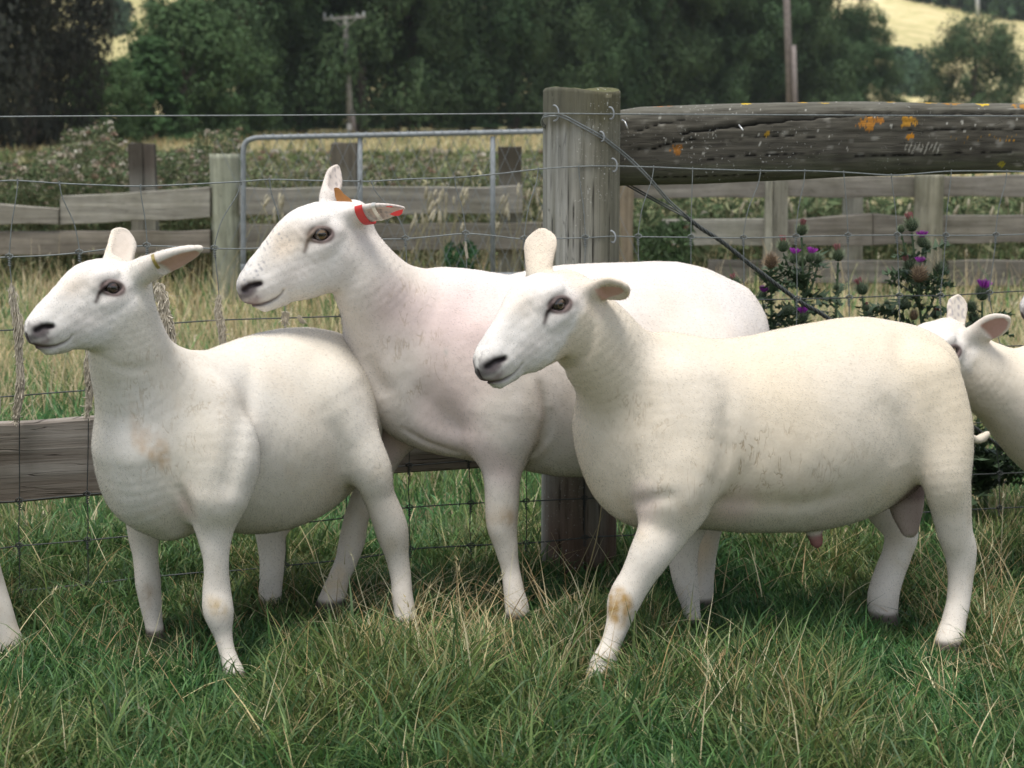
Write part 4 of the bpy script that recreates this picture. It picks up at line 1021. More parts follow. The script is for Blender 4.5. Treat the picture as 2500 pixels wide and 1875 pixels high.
thistle(2285, 5.0, [(2226, 550, 20, 't'), (2200, 560, 11, 'g'), (2252, 592, 16, 'p'), (2262, 600, 14, 'g', .05), (2219, 647, 16, 't'), (2246, 652, 14, 'p', -.03), (2244, 672, 22, 'd', -.06), (2297, 657, 17, 'g'), (2284, 770, 12, 't')], 'tall crowded thistle against the yard post, brown seed head among its purple flowers', 40, leafL=.11)
thistle(2402, 4.9, [(2398, 718, 20, 'p'), (2372, 750, 16, 'g'), (2376, 775, 15, 'g', .04)], 'thistle standing up between the two ears of the half hidden sheep', 20, leafL=.12)
thistle(2432, 4.88, [(2400, 1080, 15, 'g'), (2440, 1060, 14, 'd')], 'dark leafy thistle low beside the walking ram\'s hind leg', 46, leafL=.16, zlow=.08)
thistle(2300, 4.9, [(2300, 1010, 14, 'g')], 'thistle mostly hidden by the hindquarters of the walking ram', 20, leafL=.14)
# ------------------------------------------------------------------ sheep: implicit bodies turned into one continuous skin
BIG = np.float32(1.0)
def nrm(v):
    v = np.asarray(v, float); return v / (np.linalg.norm(v) + 1e-12)
class Sweep:
    """a chain of elliptic sections: stations (P, rv, rs); rs is the half-width along 'side', rv the other half-width"""
    def __init__(s, stations, side, k=.03, op='add', sub=5, axis=None):
        s.axis = None if axis is None else nrm(axis).astype(np.float32)      # sections square to this line instead of to the spine
        P = catmull([list(a[0]) + [a[1], a[2]] for a in stations], sub)
        P[:, 3:] = np.maximum(P[:, 3:], .0015)
        s.A = P[:-1].astype(np.float32); s.B = P[1:].astype(np.float32)
        s.side = nrm(side).astype(np.float32); s.k = k; s.op = op
        R = P[:, 3:].max(1)[:, None]
        s.lo = (P[:, :3] - R).min(0); s.hi = (P[:, :3] + R).max(0)
    def eval(s, X, pad):
        D = np.full(len(X), BIG, np.float32)
        sel = np.nonzero(((X > s.lo - pad) & (X < s.hi + pad)).all(1))[0]
        if not len(sel): return D
        Q = X[sel]; d = np.full(len(sel), BIG, np.float32)
        for a, b in zip(s.A, s.B):
            r = max(a[3], a[4], b[3], b[4])
            lo = np.minimum(a[:3], b[:3]) - r - pad; hi = np.maximum(a[:3], b[:3]) + r + pad
            m = np.nonzero(((Q > lo) & (Q < hi)).all(1))[0]
            if not len(m): continue
            U = Q[m] - a[:3]; ab = b[:3] - a[:3]
            t = np.clip(U @ ab / (ab @ ab + 1e-12), 0, 1) if s.axis is None else np.clip(U @ s.axis / (ab @ s.axis), 0, 1)
            W = U - t[:, None] * ab
            ds = W @ s.side
            l2 = (W * W).sum(1); dv2 = np.maximum(l2 - ds * ds, 0)
            rv = a[3] + t * (b[3] - a[3]); rs = a[4] + t * (b[4] - a[4])
            g = np.sqrt(dv2 / rv ** 2 + ds * ds / rs ** 2) + 1e-6
            l = np.sqrt(l2)
            v = l - np.where(l > 1e-5, l / g, np.minimum(rv, rs))
            d[m] = np.minimum(d[m], v)
        D[sel] = d
        return D
class Field:
    def __init__(s): s.p = []
    def add(s, *a, **k): s.p.append(Sweep(*a, **k)); return s.p[-1]
    def fn(s, f): s.p.append(f)
    def __call__(s, X, pad=.03):
        X = np.asarray(X, np.float32); F = np.full(len(X), BIG, np.float32)
        for p in s.p:
            if callable(p) and not isinstance(p, Sweep):
                F = p(X, F); continue
            d = p.eval(X, pad + p.k); k = p.k
            if p.op == 'sub':
                d = -d; h = np.clip(k - np.abs(F - d), 0, None) / k
                v = np.maximum(F, d) + h * h * k / 4
                F = np.where(d > -BIG * .99, v, F)
            else:
                h = np.clip(k - np.abs(F - d), 0, None) / k
                F = np.minimum(F, d) - h * h * k / 4
        return F
from concurrent.futures import ThreadPoolExecutor
def peval(field, X, pad=.02, step=60000):
    X = np.asarray(X, np.float32)
    with ThreadPoolExecutor(4) as ex:
        r = list(ex.map(lambda s: field(X[s:s + step], pad), range(0, len(X), step)))
    return np.concatenate(r)
def axis_grid(lo, hi, flo, fhi, fine, coarse):
    xs = [lo]
    while xs[-1] < hi:
        x = xs[-1]
        d = max(flo - x, x - fhi, 0)
        xs.append(x + min(coarse, fine + d * .12))
    n = (-len(xs) + 1) % 4
    for _ in range(n): xs.append(xs[-1] + coarse)
    return np.array(xs, np.float32)
def polygonise(field, lo, hi, flo, fhi, fine=.0024, coarse=.006):
    ax = [axis_grid(lo[i], hi[i], flo[i], fhi[i], fine, coarse) for i in range(3)]
    n = [len(a) for a in ax]; nb = [(k - 1) // 4 for k in n]
    cg = [a[::4] for a in ax]
    G = np.stack(np.meshgrid(*cg, indexing='ij'), -1).reshape(-1, 3)
    FC = field(G, .05).reshape([len(c) for c in cg])
    diag = np.sqrt(sum((np.diff(c).reshape([-1 if i == j else 1 for j in range(3)]) ** 2) for i, c in enumerate(cg)))
    mn = np.full(nb, 9., np.float32)
    for i in (0, 1):
        for j in (0, 1):
            for k in (0, 1):
                mn = np.minimum(mn, np.abs(FC[i:nb[0] + i, j:nb[1] + j, k:nb[2] + k]))
    act = mn < diag * .9 + .004
    F = np.repeat(np.repeat(np.repeat(FC[:-1, :-1, :-1], 4, 0), 4, 1), 4, 2)
    F = np.pad(F, ((0, 1), (0, 1), (0, 1)), mode='edge').astype(np.float32)
    pm = np.zeros(n, bool)
    A4 = np.repeat(np.repeat(np.repeat(act, 4, 0), 4, 1), 4, 2)
    for i in (0, 1):
        for j in (0, 1):
            for k in (0, 1):
                pm[i:n[0] - 1 + i, j:n[1] - 1 + j, k:n[2] - 1 + k] |= A4
    idx = np.nonzero(pm)
    X = np.stack([ax[i][idx[i]] for i in range(3)], -1)
    out = peval(field, X)
    F[idx] = out
    S = F < 0
    c = np.zeros([k - 1 for k in n], np.uint8)
    for i in (0, 1):
        for j in (0, 1):
            for k in (0, 1):
                c += S[i:n[0] - 1 + i, j:n[1] - 1 + j, k:n[2] - 1 + k]
    ci = np.nonzero((c > 0) & (c < 8)); m = len(ci[0])
    acc = np.zeros((m, 3), np.float32); cnt = np.zeros(m, np.float32)
    cor = [(i, j, k) for i in (0, 1) for j in (0, 1) for k in (0, 1)]
    val = {q: F[ci[0] + q[0], ci[1] + q[1], ci[2] + q[2]] for q in cor}
    pos = {q: np.stack([ax[d][ci[d] + q[d]] for d in range(3)], -1) for q in cor}
    for a in cor:
        for d in range(3):
            if a[d]: continue
            b = tuple(1 if i == d else a[i] for i in range(3))
            x = (val[a] < 0) != (val[b] < 0)
            t = np.where(x, val[a] / (val[a] - val[b] + 1e-12), 0)[:, None]
            acc += np.where(x[:, None], pos[a] * (1 - t) + pos[b] * t, 0); cnt += x
    V = acc / cnt[:, None]
    imap = np.full([k - 1 for k in n], -1, np.int32); imap[ci] = np.arange(m)
    Q = []
    for d in range(3):
        e, g = (d + 1) % 3, (d + 2) % 3
        sl = [slice(None)] * 3; sl2 = [slice(None)] * 3
        sl[d] = slice(0, -1); sl2[d] = slice(1, None)
        a, b = S[tuple(sl)], S[tuple(sl2)]
        ii = list(np.nonzero(a != b))
        ok = (ii[e] > 0) & (ii[g] > 0) & (ii[e] < n[e] - 1) & (ii[g] < n[g] - 1)
        ii = [q[ok] for q in ii]; flip = a[tuple(ii)]
        def cell(de, dg):
            q = [x.copy() for x in ii]; q[e] -= de; q[g] -= dg
            return imap[tuple(q)]
        q = np.stack([cell(1, 1), cell(0, 1), cell(0, 0), cell(1, 0)], -1)
        q[~flip] = q[~flip][:, ::-1]
        Q.append(q)
    Q = np.concatenate(Q)
    Q = Q[(Q >= 0).all(1)]
    return V, Q
def grad(field, V, f0, e=.0012):
    return np.stack([peval(field, V + np.eye(3)[i] * e) - f0 for i in range(3)], -1) / e
def mesh_normals(V, Q):
    n = np.cross(V[Q[:, 2]] - V[Q[:, 0]], V[Q[:, 3]] - V[Q[:, 1]])
    o = np.zeros_like(V)
    for k in range(4):
        for d in range(3): o[:, d] += np.bincount(Q[:, k], n[:, d], len(V))
    return o / (np.linalg.norm(o, axis=1, keepdims=True) + 1e-12)
def relax(V, Q, it, w=.5, wt=None):
    E = np.concatenate([Q[:, [0, 1]], Q[:, [1, 2]], Q[:, [2, 3]], Q[:, [3, 0]]])
    for k in range(it):
        f = w if k % 2 == 0 else -w * 1.03
        s = np.zeros_like(V); c = np.bincount(E[:, 0], minlength=len(V)) + np.bincount(E[:, 1], minlength=len(V))
        for d in range(3):
            s[:, d] = np.bincount(E[:, 0], V[E[:, 1], d], len(V)) + np.bincount(E[:, 1], V[E[:, 0], d], len(V))
        D = (s / np.maximum(c, 1)[:, None] - V) * f
        V = V + (D if wt is None else D * wt[:, None])
    return V

# ---- head in its own frame: x to the nose, y to the animal's left, z up; origin midway between the eyes
HEAD_ST = [(-.085, -.030, .044, .046), (-.055, -.024, .054, .056), (-.02, -.020, .069, .060), (.02, -.021, .080, .0565), (.052, -.028, .080, .050),
           (.085, -.030, .075, .0445), (.117, -.026, .0655, .040), (.150, -.020, .057, .0365), (.178, -.0145, .0495, .034), (.194, -.014, .038, .028), (.200, -.013, .024, .018)]
MOUTH = np.array([(.235, -.026), (.222, -.036), (.206, -.0450), (.188, -.0510), (.169, -.0540), (.154, -.0530), (.145, -.0485)])
NOSTRIL = np.array([(.179, -.0055), (.190, -.0010), (.201, .0015), (.213, .0005)])
TEAR = np.array([(.020, .011), (.030, .0085), (.039, .003), (.047, -.003), (.055, -.008)])
ET = math.radians(30)
ES = 1.16
def er(a, b): return ES * (a * math.cos(ET) - b * math.sin(ET)), ES * (a * math.sin(ET) + b * math.cos(ET))
def seg2d(P, L):
    d = np.full(len(P), 9.); tt = np.zeros(len(P))
    for i in range(len(L) - 1):
        a, b = L[i], L[i + 1]; ab = b - a
        t = np.clip(((P - a) @ ab) / (ab @ ab), 0, 1)
        q = np.linalg.norm(P - a - t[:, None] * ab, axis=1)
        m = q < d; d[m] = q[m]; tt[m] = (i + t[m]) / (len(L) - 1)
    return d, tt
class Head:
    def __init__(s, eye, yaw, pitch, roll=0, scale=1.0, mirror=False, hw=1.0, fx=1.0):
        cy, sy = math.cos(yaw), math.sin(yaw); cp, sp = math.cos(pitch), math.sin(pitch)
        f = np.array((-cy * cp, -sy * cp, -sp)); l = np.array((sy, -cy, 0.0))      # left side turned to the camera
        if mirror:      # head facing +X
            f[0] *= -1; l = np.cross((0, 0, 1), f); l = nrm(l)
        u = np.cross(f, l)
        l2 = l * math.cos(roll) + u * math.sin(roll); u2 = np.cross(f, l2)
        s.R = np.stack([f * fx, l2, u2], 1) * scale; s.s = scale; s.hw = hw; s.iris = (.15, .095, .045)
        s.o = np.zeros(3)
        side = -1 if mirror else 1
        s.o = np.asarray(eye) - s.R @ np.array((0, side * .052 * hw, 0.0))
        s.Ri = np.linalg.inv(s.R)
    def w(s, p): return s.o + s.R @ np.asarray(p, float)
    def loc(s, X): return (np.asarray(X, float) - s.o) @ s.Ri.T
    def dirw(s, d): return nrm(s.R @ np.asarray(d, float))
    def build(s, F):
        S = s.s; sd = s.R[:, 1]; h = s.hw
        def sw(pts, side=None, **k):
            F.add([(s.w((x, y, z)), rv * S, rs * S) for x, y, z, rv, rs in pts], sd if side is None else s.R @ np.asarray(side, float), **k)
        sw([(x, 0, z, rv, rs * h) for x, z, rv, rs in HEAD_ST], k=.03 * S, sub=4)
        for y in (-1, 1):
            sw([(.075, y * .020, -.072, .034, .022), (.03, y * .028, -.074, .046, .026), (-.01, y * .032, -.066, .046, .026)], k=.03 * S)   # jaw muscle
            sw([(.028, y * .039 * h, .024, .012, .010), (.004, y * .048 * h, .029, .013, .011), (-.022, y * .050 * h, .020, .012, .010)], k=.022 * S)   # brow
            sw([(.034, y * .046 * h, -.024, .011, .009), (.006, y * .056 * h, -.026, .012, .009), (-.03, y * .056 * h, -.016, .012, .009)], k=.022 * S)   # cheek bone
            sw([(.165, y * .021, -.022, .022, .013), (.193, y * .015, -.019, .020, .013)], k=.018 * S)     # lips
            sw([(.178, y * .016, .009, .017, .014), (.199, y * .011, .004, .016, .012)], k=.016 * S)       # nose wings
        sw([(.16, 0, -.066, .014, .020), (.199, 0, -.057, .013, .018)], k=.016 * S)                        # chin
        sw([(.150, 0, .025, .014, .015), (.10, 0, .038, .015, .017), (.052, 0, .047, .016, .026), (.015, 0, .046, .017, .033), (-.025, 0, .031, .017, .034)], k=.03 * S)   # nose bridge, forehead
    def carve(s, F):
        S = s.s
        def f(X, D):
            near = np.nonzero(np.abs(D) < .03)[0]
            if not len(near): return D
            L = s.loc(X[near])
            inb = (L[:, 0] > .13) & (np.abs(L[:, 1]) < .06) & (L[:, 2] < .06) & (L[:, 2] > -.09)
            k = near[inb]; L = L[inb]
            if not len(k): return D
            d, _ = seg2d(L[:, [0, 2]], MOUTH)
            D = D.copy()
            D[k] += (S * .0048 * np.exp(-(d / .0028) ** 2)).astype(np.float32)
            d, t = seg2d(L[:, [0, 2]], NOSTRIL)
            side = np.clip((np.abs(L[:, 1]) - .006) / .006, 0, 1)
            D[k] += (S * .0070 * side * np.exp(-(d / (.0045 + .0030 * t)) ** 2)).astype(np.float32)
            ph = (L[:, 0] > .195) & (L[:, 2] < .002)
            D[k] += (S * .004 * ph * np.exp(-(L[:, 1] / .003) ** 2)).astype(np.float32)
            return D
        F.fn(f)
    def find_eye(s, F, side):
        """surface height of the head at the eye"""
        y = np.linspace(.03, .11, 81); P = np.array([s.w((0.0, side * v, 0.0)) for v in y])
        d = F(P); i = int(np.argmax(d > 0)); return float(y[max(i, 1)])
    def eyes(s, F, mesh_parent, mats, opening=1.0):
        S = s.s; s.eye_y = {}; out = []
        for side in (1, -1):
            ys = s.find_eye(F, side); s.eye_y[side] = ys
            c = ys - .0112
            # socket
            F.add([(s.w((er(x, z)[0], side * (ys + dy), er(x, z)[1])), a * ES * S * opening, b * S) for x, z, dy, a, b in ((.0155, -.0030, 0, .0060, .010), (.001, 0, .001, .0122, .015), (-.0125, .001, -.001, .0078, .012))], s.R[:, 1], k=.003 * S, op='sub', sub=4)
            # lids
            up = [(.0260, -.0060), (.0190, .0010), (.009, .0098 * opening), (-.003, .0118 * opening), (-.0145, .0068), (-.0210, -.0005)]
            lo = [(.0260, -.0070), (.0165, -.0098), (.005, -.0132 * opening), (-.007, -.0125 * opening), (-.0170, -.0065), (-.0210, -.0005)]
            for li, r in ((up, .0034), (lo, .0026)):
                F.add([(s.w((x, side * (ys + .0015 + (.0012 if li is up else -.0006) - 9 * (x * x + z * z)), z)), r * S, r * S) for x, z in [er(*q) for q in li]], s.R[:, 1], k=.004 * S, sub=4)
            out.append((side, s.w((0, side * c, 0)), .0190 * S))
        return out

def ear_field(F, base, tip, opening, w=.026, th=.014, bend=.0, trunc=0.0, fold=.0, depth=.55, start=.22, **extra):
    """a cupped ear: outer horn shape minus an inner one pushed out of its open side"""
    base = np.asarray(base, float); tip = np.asarray(tip, float)
    ax = tip - base; L = np.linalg.norm(ax); a = ax / L
    o = np.asarray(opening, float); o = nrm(o - a * (o @ a)); sd = np.cross(a, o)
    prof = [(-.22, .62, 1.05), (-.05, .80, 1.2), (.12, .86, 1.15), (.24, .92, 1.02), (.42, 1.0, .80), (.62, .96, .62), (.80, .74, .46), (.93, .44, .34), (1.0, .20, .26)]
    bw = extra.get('basew', 0); prof = [(t, max(ww, bw) if t < .45 else ww, tt) for t, ww, tt in prof]
    if trunc: prof = [(t, ww if t < .5 else ww * (1 + (t - .5) * trunc), tt) for t, ww, tt in prof]
    def P(t, off=0): return base + a * (t * L) + o * (off + bend * L * (t * t)) 
    F.add([(P(t), th * tt, w * ww) for t, ww, tt in prof], sd, k=.018, sub=4)
    F.add([(P(t, th * tt * .95 + .001), max(th * tt * depth * 1.25, .002), max(w * ww - .0045, .002)) for t, ww, tt in prof if t > start - .01 and t < .99], sd, k=.003, op='sub', sub=4)
    return dict(base=base, a=a, o=o, sd=sd, L=L, w=w, th=th, P=P, start=start, **extra)

SHEEP_MATS = {}
def fleece_material():
    m, nt, b = new_mat('fleece')
    co = objcoord(nt)
    c = attr(nt, 'col')
    n1 = noise(nt, 9, 3, .6, co); n2 = noise(nt, 160, 3, .6, co); n3 = noise(nt, 38, 4, .6, co)
    t = ramp(nt, n3, [(.30, (.93, .90, .84)), (.62, (1, 1, 1))])
    c = mix(nt, .22, c, t, 'MULTIPLY')
    t2 = ramp(nt, n2, [(.32, (.86, .83, .78)), (.60, (1, 1, 1))])
    c = mix(nt, .35, c, t2, 'MULTIPLY')
    # cracks in the wool: thin dark ridges of a stretched noise, only where the attribute asks
    cr = N(nt, 'ShaderNodeAttribute', attribute_name='crack')
    co2 = objcoord(nt, (60, 60, 17), (0, math.radians(18), 0))
    nz = noise(nt, 1.0, 3, .55, co2, .6)
    d = N(nt, 'ShaderNodeMath', operation='SUBTRACT'); nt.links.new(nz, d.inputs[0]); d.inputs[1].default_value = .5
    ab = N(nt, 'ShaderNodeMath', operation='ABSOLUTE'); nt.links.new(d.outputs[0], ab.inputs[0])
    rr = N(nt, 'ShaderNodeMapRange'); nt.links.new(ab.outputs[0], rr.inputs[0]); rr.inputs[1].default_value = 0; rr.inputs[2].default_value = .036; rr.inputs[3].default_value = 1; rr.inputs[4].default_value = 0
    gt = noise(nt, 26, 2, .5, co)
    g2 = N(nt, 'ShaderNodeMapRange'); nt.links.new(gt, g2.inputs[0]); g2.inputs[1].default_value = .46; g2.inputs[2].default_value = .57
    mm = N(nt, 'ShaderNodeMath', operation='MULTIPLY'); nt.links.new(rr.outputs[0], mm.inputs[0]); nt.links.new(cr.outputs['Fac'], mm.inputs[1])
    m2 = N(nt, 'ShaderNodeMath', operation='MULTIPLY'); nt.links.new(mm.outputs[0], m2.inputs[0]); nt.links.new(g2.outputs[0], m2.inputs[1])
    m3 = N(nt, 'ShaderNodeMath', operation='MULTIPLY'); nt.links.new(m2.outputs[0], m3.inputs[0]); m3.inputs[1].default_value = .85
    c = mix(nt, m3.outputs[0], c, (.36, .27, .17))
    nt.links.new(c, b.inputs['Base Color']); b.inputs['Roughness'].default_value = .95
    b.inputs['Specular IOR Level'].default_value = .12
    h1 = N(nt, 'ShaderNodeMath', operation='MULTIPLY'); nt.links.new(n2, h1.inputs[0]); h1.inputs[1].default_value = .35
    h0 = N(nt, 'ShaderNodeMath', operation='MULTIPLY'); nt.links.new(n3, h0.inputs[0]); h0.inputs[1].default_value = .5
    h2 = N(nt, 'ShaderNodeMath', operation='ADD'); nt.links.new(h1.outputs[0], h2.inputs[0]); nt.links.new(h0.outputs[0], h2.inputs[1])
    h3 = N(nt, 'ShaderNodeMath', operation='SUBTRACT'); nt.links.new(h2.outputs[0], h3.inputs[0]); nt.links.new(m2.outputs[0], h3.inputs[1])
    bump(nt, b, h3.outputs[0], .25, .003)
    return m
def fur_material():
    m, nt, b = new_mat('wool_fibre')
    c = attr(nt, 'col'); nt.nodes.remove(b)
    d = N(nt, 'ShaderNodeBsdfDiffuse'); nt.links.new(c, d.inputs['Color'])
    a = N(nt, 'ShaderNodeAttribute', attribute_name='lie'); nt.links.new(a.outputs['Vector'], d.inputs['Normal'])   # fibres take the light of the coat they lie in
    tp = N(nt, 'ShaderNodeBsdfTransparent'); ms = N(nt, 'ShaderNodeMixShader'); ms.inputs[0].default_value = .58      # fine wool lets some light through
    nt.links.new(d.outputs[0], ms.inputs[1]); nt.links.new(tp.outputs[0], ms.inputs[2]); nt.links.new(ms.outputs[0], nt.nodes['Material Output'].inputs['Surface'])
    return m
def eye_material():
    m, nt, b = new_mat('sheep_eye')
    c = attr(nt, 'col'); nt.links.new(c, b.inputs['Base Color'])
    b.inputs['Roughness'].default_value = .08; b.inputs['Coat Weight'].default_value = .5; b.inputs['Coat Roughness'].default_value = .03
    return m
SHEEP_MATS['fleece'] = fleece_material(); SHEEP_MATS['fur'] = fur_material(); SHEEP_MATS['eye'] = eye_material()
FUR_SCALE = 1.1

def smooth01(x): x = np.clip(x, 0, 1); return x * x * (3 - 2 * x)
def make_eye(name, center, r, head, side, parent):
    nu, nv = 40, 36
    V = []; C = []
    for i in range(nv + 1):
        th = math.pi * i / nv
        for j in range(nu):
            a = 2 * math.pi * j / nu
            # pole points outwards (local y*side)
            l = np.array((math.sin(th) * math.cos(a), side * math.cos(th), math.sin(th) * math.sin(a)))
            V.append(center + (head.R / head.s) @ l * r)
            x, z = l[0] * math.cos(ET) + l[2] * math.sin(ET), -l[0] * math.sin(ET) + l[2] * math.cos(ET) + .04
            out = l[1] * side > 0
            rr = math.hypot(x, z)
            if not out: c = (.7, .62, .55)
            elif abs(z) < .20 and abs(x) < .46: c = (.006, .005, .005)
            elif rr < .60: c = head.iris if rr < .48 else tuple(q * .5 for q in head.iris)
            elif rr < .74: c = (.018, .012, .010)
            else: c = (.03, .02, .017)
            C.append(c)
    F = [(i * nu + j, i * nu + (j + 1) % nu, (i + 1) * nu + (j + 1) % nu, (i + 1) * nu + j) for i in range(nv) for j in range(nu)]
    return np_mesh(name, V, F, SHEEP_MATS['eye'], parent, C, True)

def make_sheep(spec):
    """spec: sweeps (list of dict stations/side/k), head, ears, paint(V,N,col,crack) ..."""
    F = Field()
    for s in spec['sweeps']: F.add(**s)
    H = spec.get('head'); ears = []; eyes = []
    if H is not None:
        H.build(F)
        for e in spec['ears']: ears.append(ear_field(F, **e))
        H.carve(F)
        if spec.get('groove'): F.fn(groove(spec['groove']))
        eyes = H.eyes(F, None, None, spec.get('open', 1.0))
    lo = np.min([p.lo for p in F.p if isinstance(p, Sweep) and p.op == 'add'], 0) - .03
    hi = np.max([p.hi for p in F.p if isinstance(p, Sweep) and p.op == 'add'], 0) + .03
    lo[2] = max(lo[2], -.03)
    if H is not None:
        hb = np.array([H.w(p) for p in ((.24, 0, -.03), (-.05, 0, 0), (.05, 0, .09), (.03, 0, -.08), (0, .07, 0), (.15, .04, 0), (0, -.06, 0))] + [e['base'] for e in ears] + [e['base'] + e['a'] * e['L'] for e in ears])
        flo, fhi = hb.min(0) - .01, hb.max(0) + .01
    else:
        flo, fhi = lo + 9, lo + 9
    V, Q = polygonise(F, lo, hi, flo, fhi, spec.get('fine', .0026), spec.get('coarse', .0075))
    V = V.astype(np.float64)
    for _ in range(2):
        f = peval(F, V); g = grad(F, V, f); g2 = (g * g).sum(1)
        V -= np.clip(f / np.maximum(g2, .2), -.004, .004)[:, None] * g
    hl = H.loc(V) if H is not None else np.full_like(V, -9)
    V = relax(V, Q, 4, .5)
    NV = mesh_normals(V, Q)
    # gentle unevenness of muscle and wool
    if H is not None:
        jaw = hl[:, 2] + .125 - .45 * np.clip(.08 - hl[:, 0], 0, .2)      # the head ends at a slanting line from throat to behind the ears
        hh = smooth01((hl[:, 0] + .095) / .07) * smooth01((.115 - np.abs(hl[:, 1])) / .03) * smooth01((jaw + .012 * wob(V, 20, 3)) / .045) * (hl[:, 0] < .27) * (hl[:, 2] < .20)
    else: hh = np.zeros(len(V))
    bodyw = 1 - hh
    V += NV * (bodyw * (.0022 * wob(V, 4, 1) + .0004 * wob(V, 17, 2) + .0002 * wob(V, 60, 3)) + hh * .0004 * wob(V, 40, 4))[:, None]
    col, crack, flen = spec['paint'](V, NV, H, hl, hh, ears); crack = np.clip(crack * 1.25, 0, 1); flen = flen * (1 - .7 * crack)
    root = empty('sheep', spec['base'])
    tag(root, spec['label'], 'sheep', spec.get('group'))
    body = np_mesh('body', V, Q, SHEEP_MATS['fleece'], root, col, True)
    a = body.data.attributes.new('crack', 'FLOAT', 'POINT'); a.data.foreach_set('value', crack.astype(np.float32))
    for side, c, r in eyes:
        make_eye('eye', c, r, H, side, root)
    # --- short fibres
    nf = int(spec.get('fibres', 60000) * FUR_SCALE)
    if nf:
        P = V[Q]; ar = np.linalg.norm(np.cross(P[:, 2] - P[:, 0], P[:, 3] - P[:, 1]), axis=1) * .5
        ctr = P.mean(1); view = np.array((0, 0, CAM_H)) - ctr; fn = NV[Q[:, 0]]
        facing = (fn * view).sum(1) / np.linalg.norm(view, axis=1)
        pr = ar * np.where(facing > -.35, 1.0, .25) * (1 + 1.5 * hh[Q[:, 0]]); pr *= flen[Q[:, 0]] > .0005
        pr /= pr.sum()
        pick = RNG.choice(len(Q), nf, p=pr); uv = RNG.random((nf, 2))
        q = P[pick]; root_p = (q[:, 0] * (1 - uv[:, :1]) * (1 - uv[:, 1:]) + q[:, 1] * uv[:, :1] * (1 - uv[:, 1:]) + q[:, 2] * uv[:, :1] * uv[:, 1:] + q[:, 3] * (1 - uv[:, :1]) * uv[:, 1:])
        n = NV[Q[pick, 0]]; cc = col[Q[pick, 0]]; ln = flen[Q[pick, 0]] * RNG.uniform(.6, 1.25, nf)
        groom = spec['groom'](root_p, n, H, hh[Q[pick, 0]])
        groom = groom - n * (groom * n).sum(1, keepdims=True)
        rnd = RNG.normal(0, .30, (nf, 3))
        clump = np.stack([wob(root_p, 45, 5), wob(root_p, 45, 6), wob(root_p, 45, 7)], -1) * .06
        d0 = n * .42 + groom * .9 + rnd * .45 + clump; d0 /= np.linalg.norm(d0, axis=1, keepdims=True)
        d1 = n * .12 + groom * 1.2 + rnd * 1.0 + clump; d1 /= np.linalg.norm(d1, axis=1, keepdims=True)
        p0 = root_p - n * .001; p1 = p0 + d0 * (ln * .5)[:, None]; p2 = p1 + d1 * (ln * .5)[:, None]
        cu = bpy.data.hair_curves.new('wool'); cu.add_curves([3] * nf)
        pos = np.stack([p0, p1, p2], 1).reshape(-1, 3).astype(np.float32)
        cu.points.foreach_set('position', pos.ravel())
        rad = np.tile(np.array([1, .8, .25], np.float32), nf) * np.repeat((.00038 * RNG.uniform(.7, 1.3, nf)).astype(np.float32), 3)
        cu.points.foreach_set('radius', rad)
        ca = cu.attributes.new('col', 'FLOAT_COLOR', 'POINT')
        cv = np.clip(cc * 1.14 * RNG.uniform(.97, 1.04, (nf, 1)), 0, .9)
        c4 = np.ones((nf, 3, 4), np.float32); c4[:, :, :3] = cv[:, None]
        ca.data.foreach_set('color', c4.ravel())
        nn = n + RNG.normal(0, .10, (nf, 3)); nn /= np.linalg.norm(nn, axis=1, keepdims=True)
        la = cu.attributes.new('lie', 'FLOAT_VECTOR', 'POINT'); la.data.foreach_set('vector', np.repeat(nn.astype(np.float32), 3, 0).ravel())
        cu.materials.append(SHEEP_MATS['fur'])
        w = bpy.data.objects.new('wool', cu); COL.objects.link(w); w.parent = root
        w.matrix_parent_inverse = Matrix.Translation(-Vector(root.location))
    return root, F, H, ears, eyes

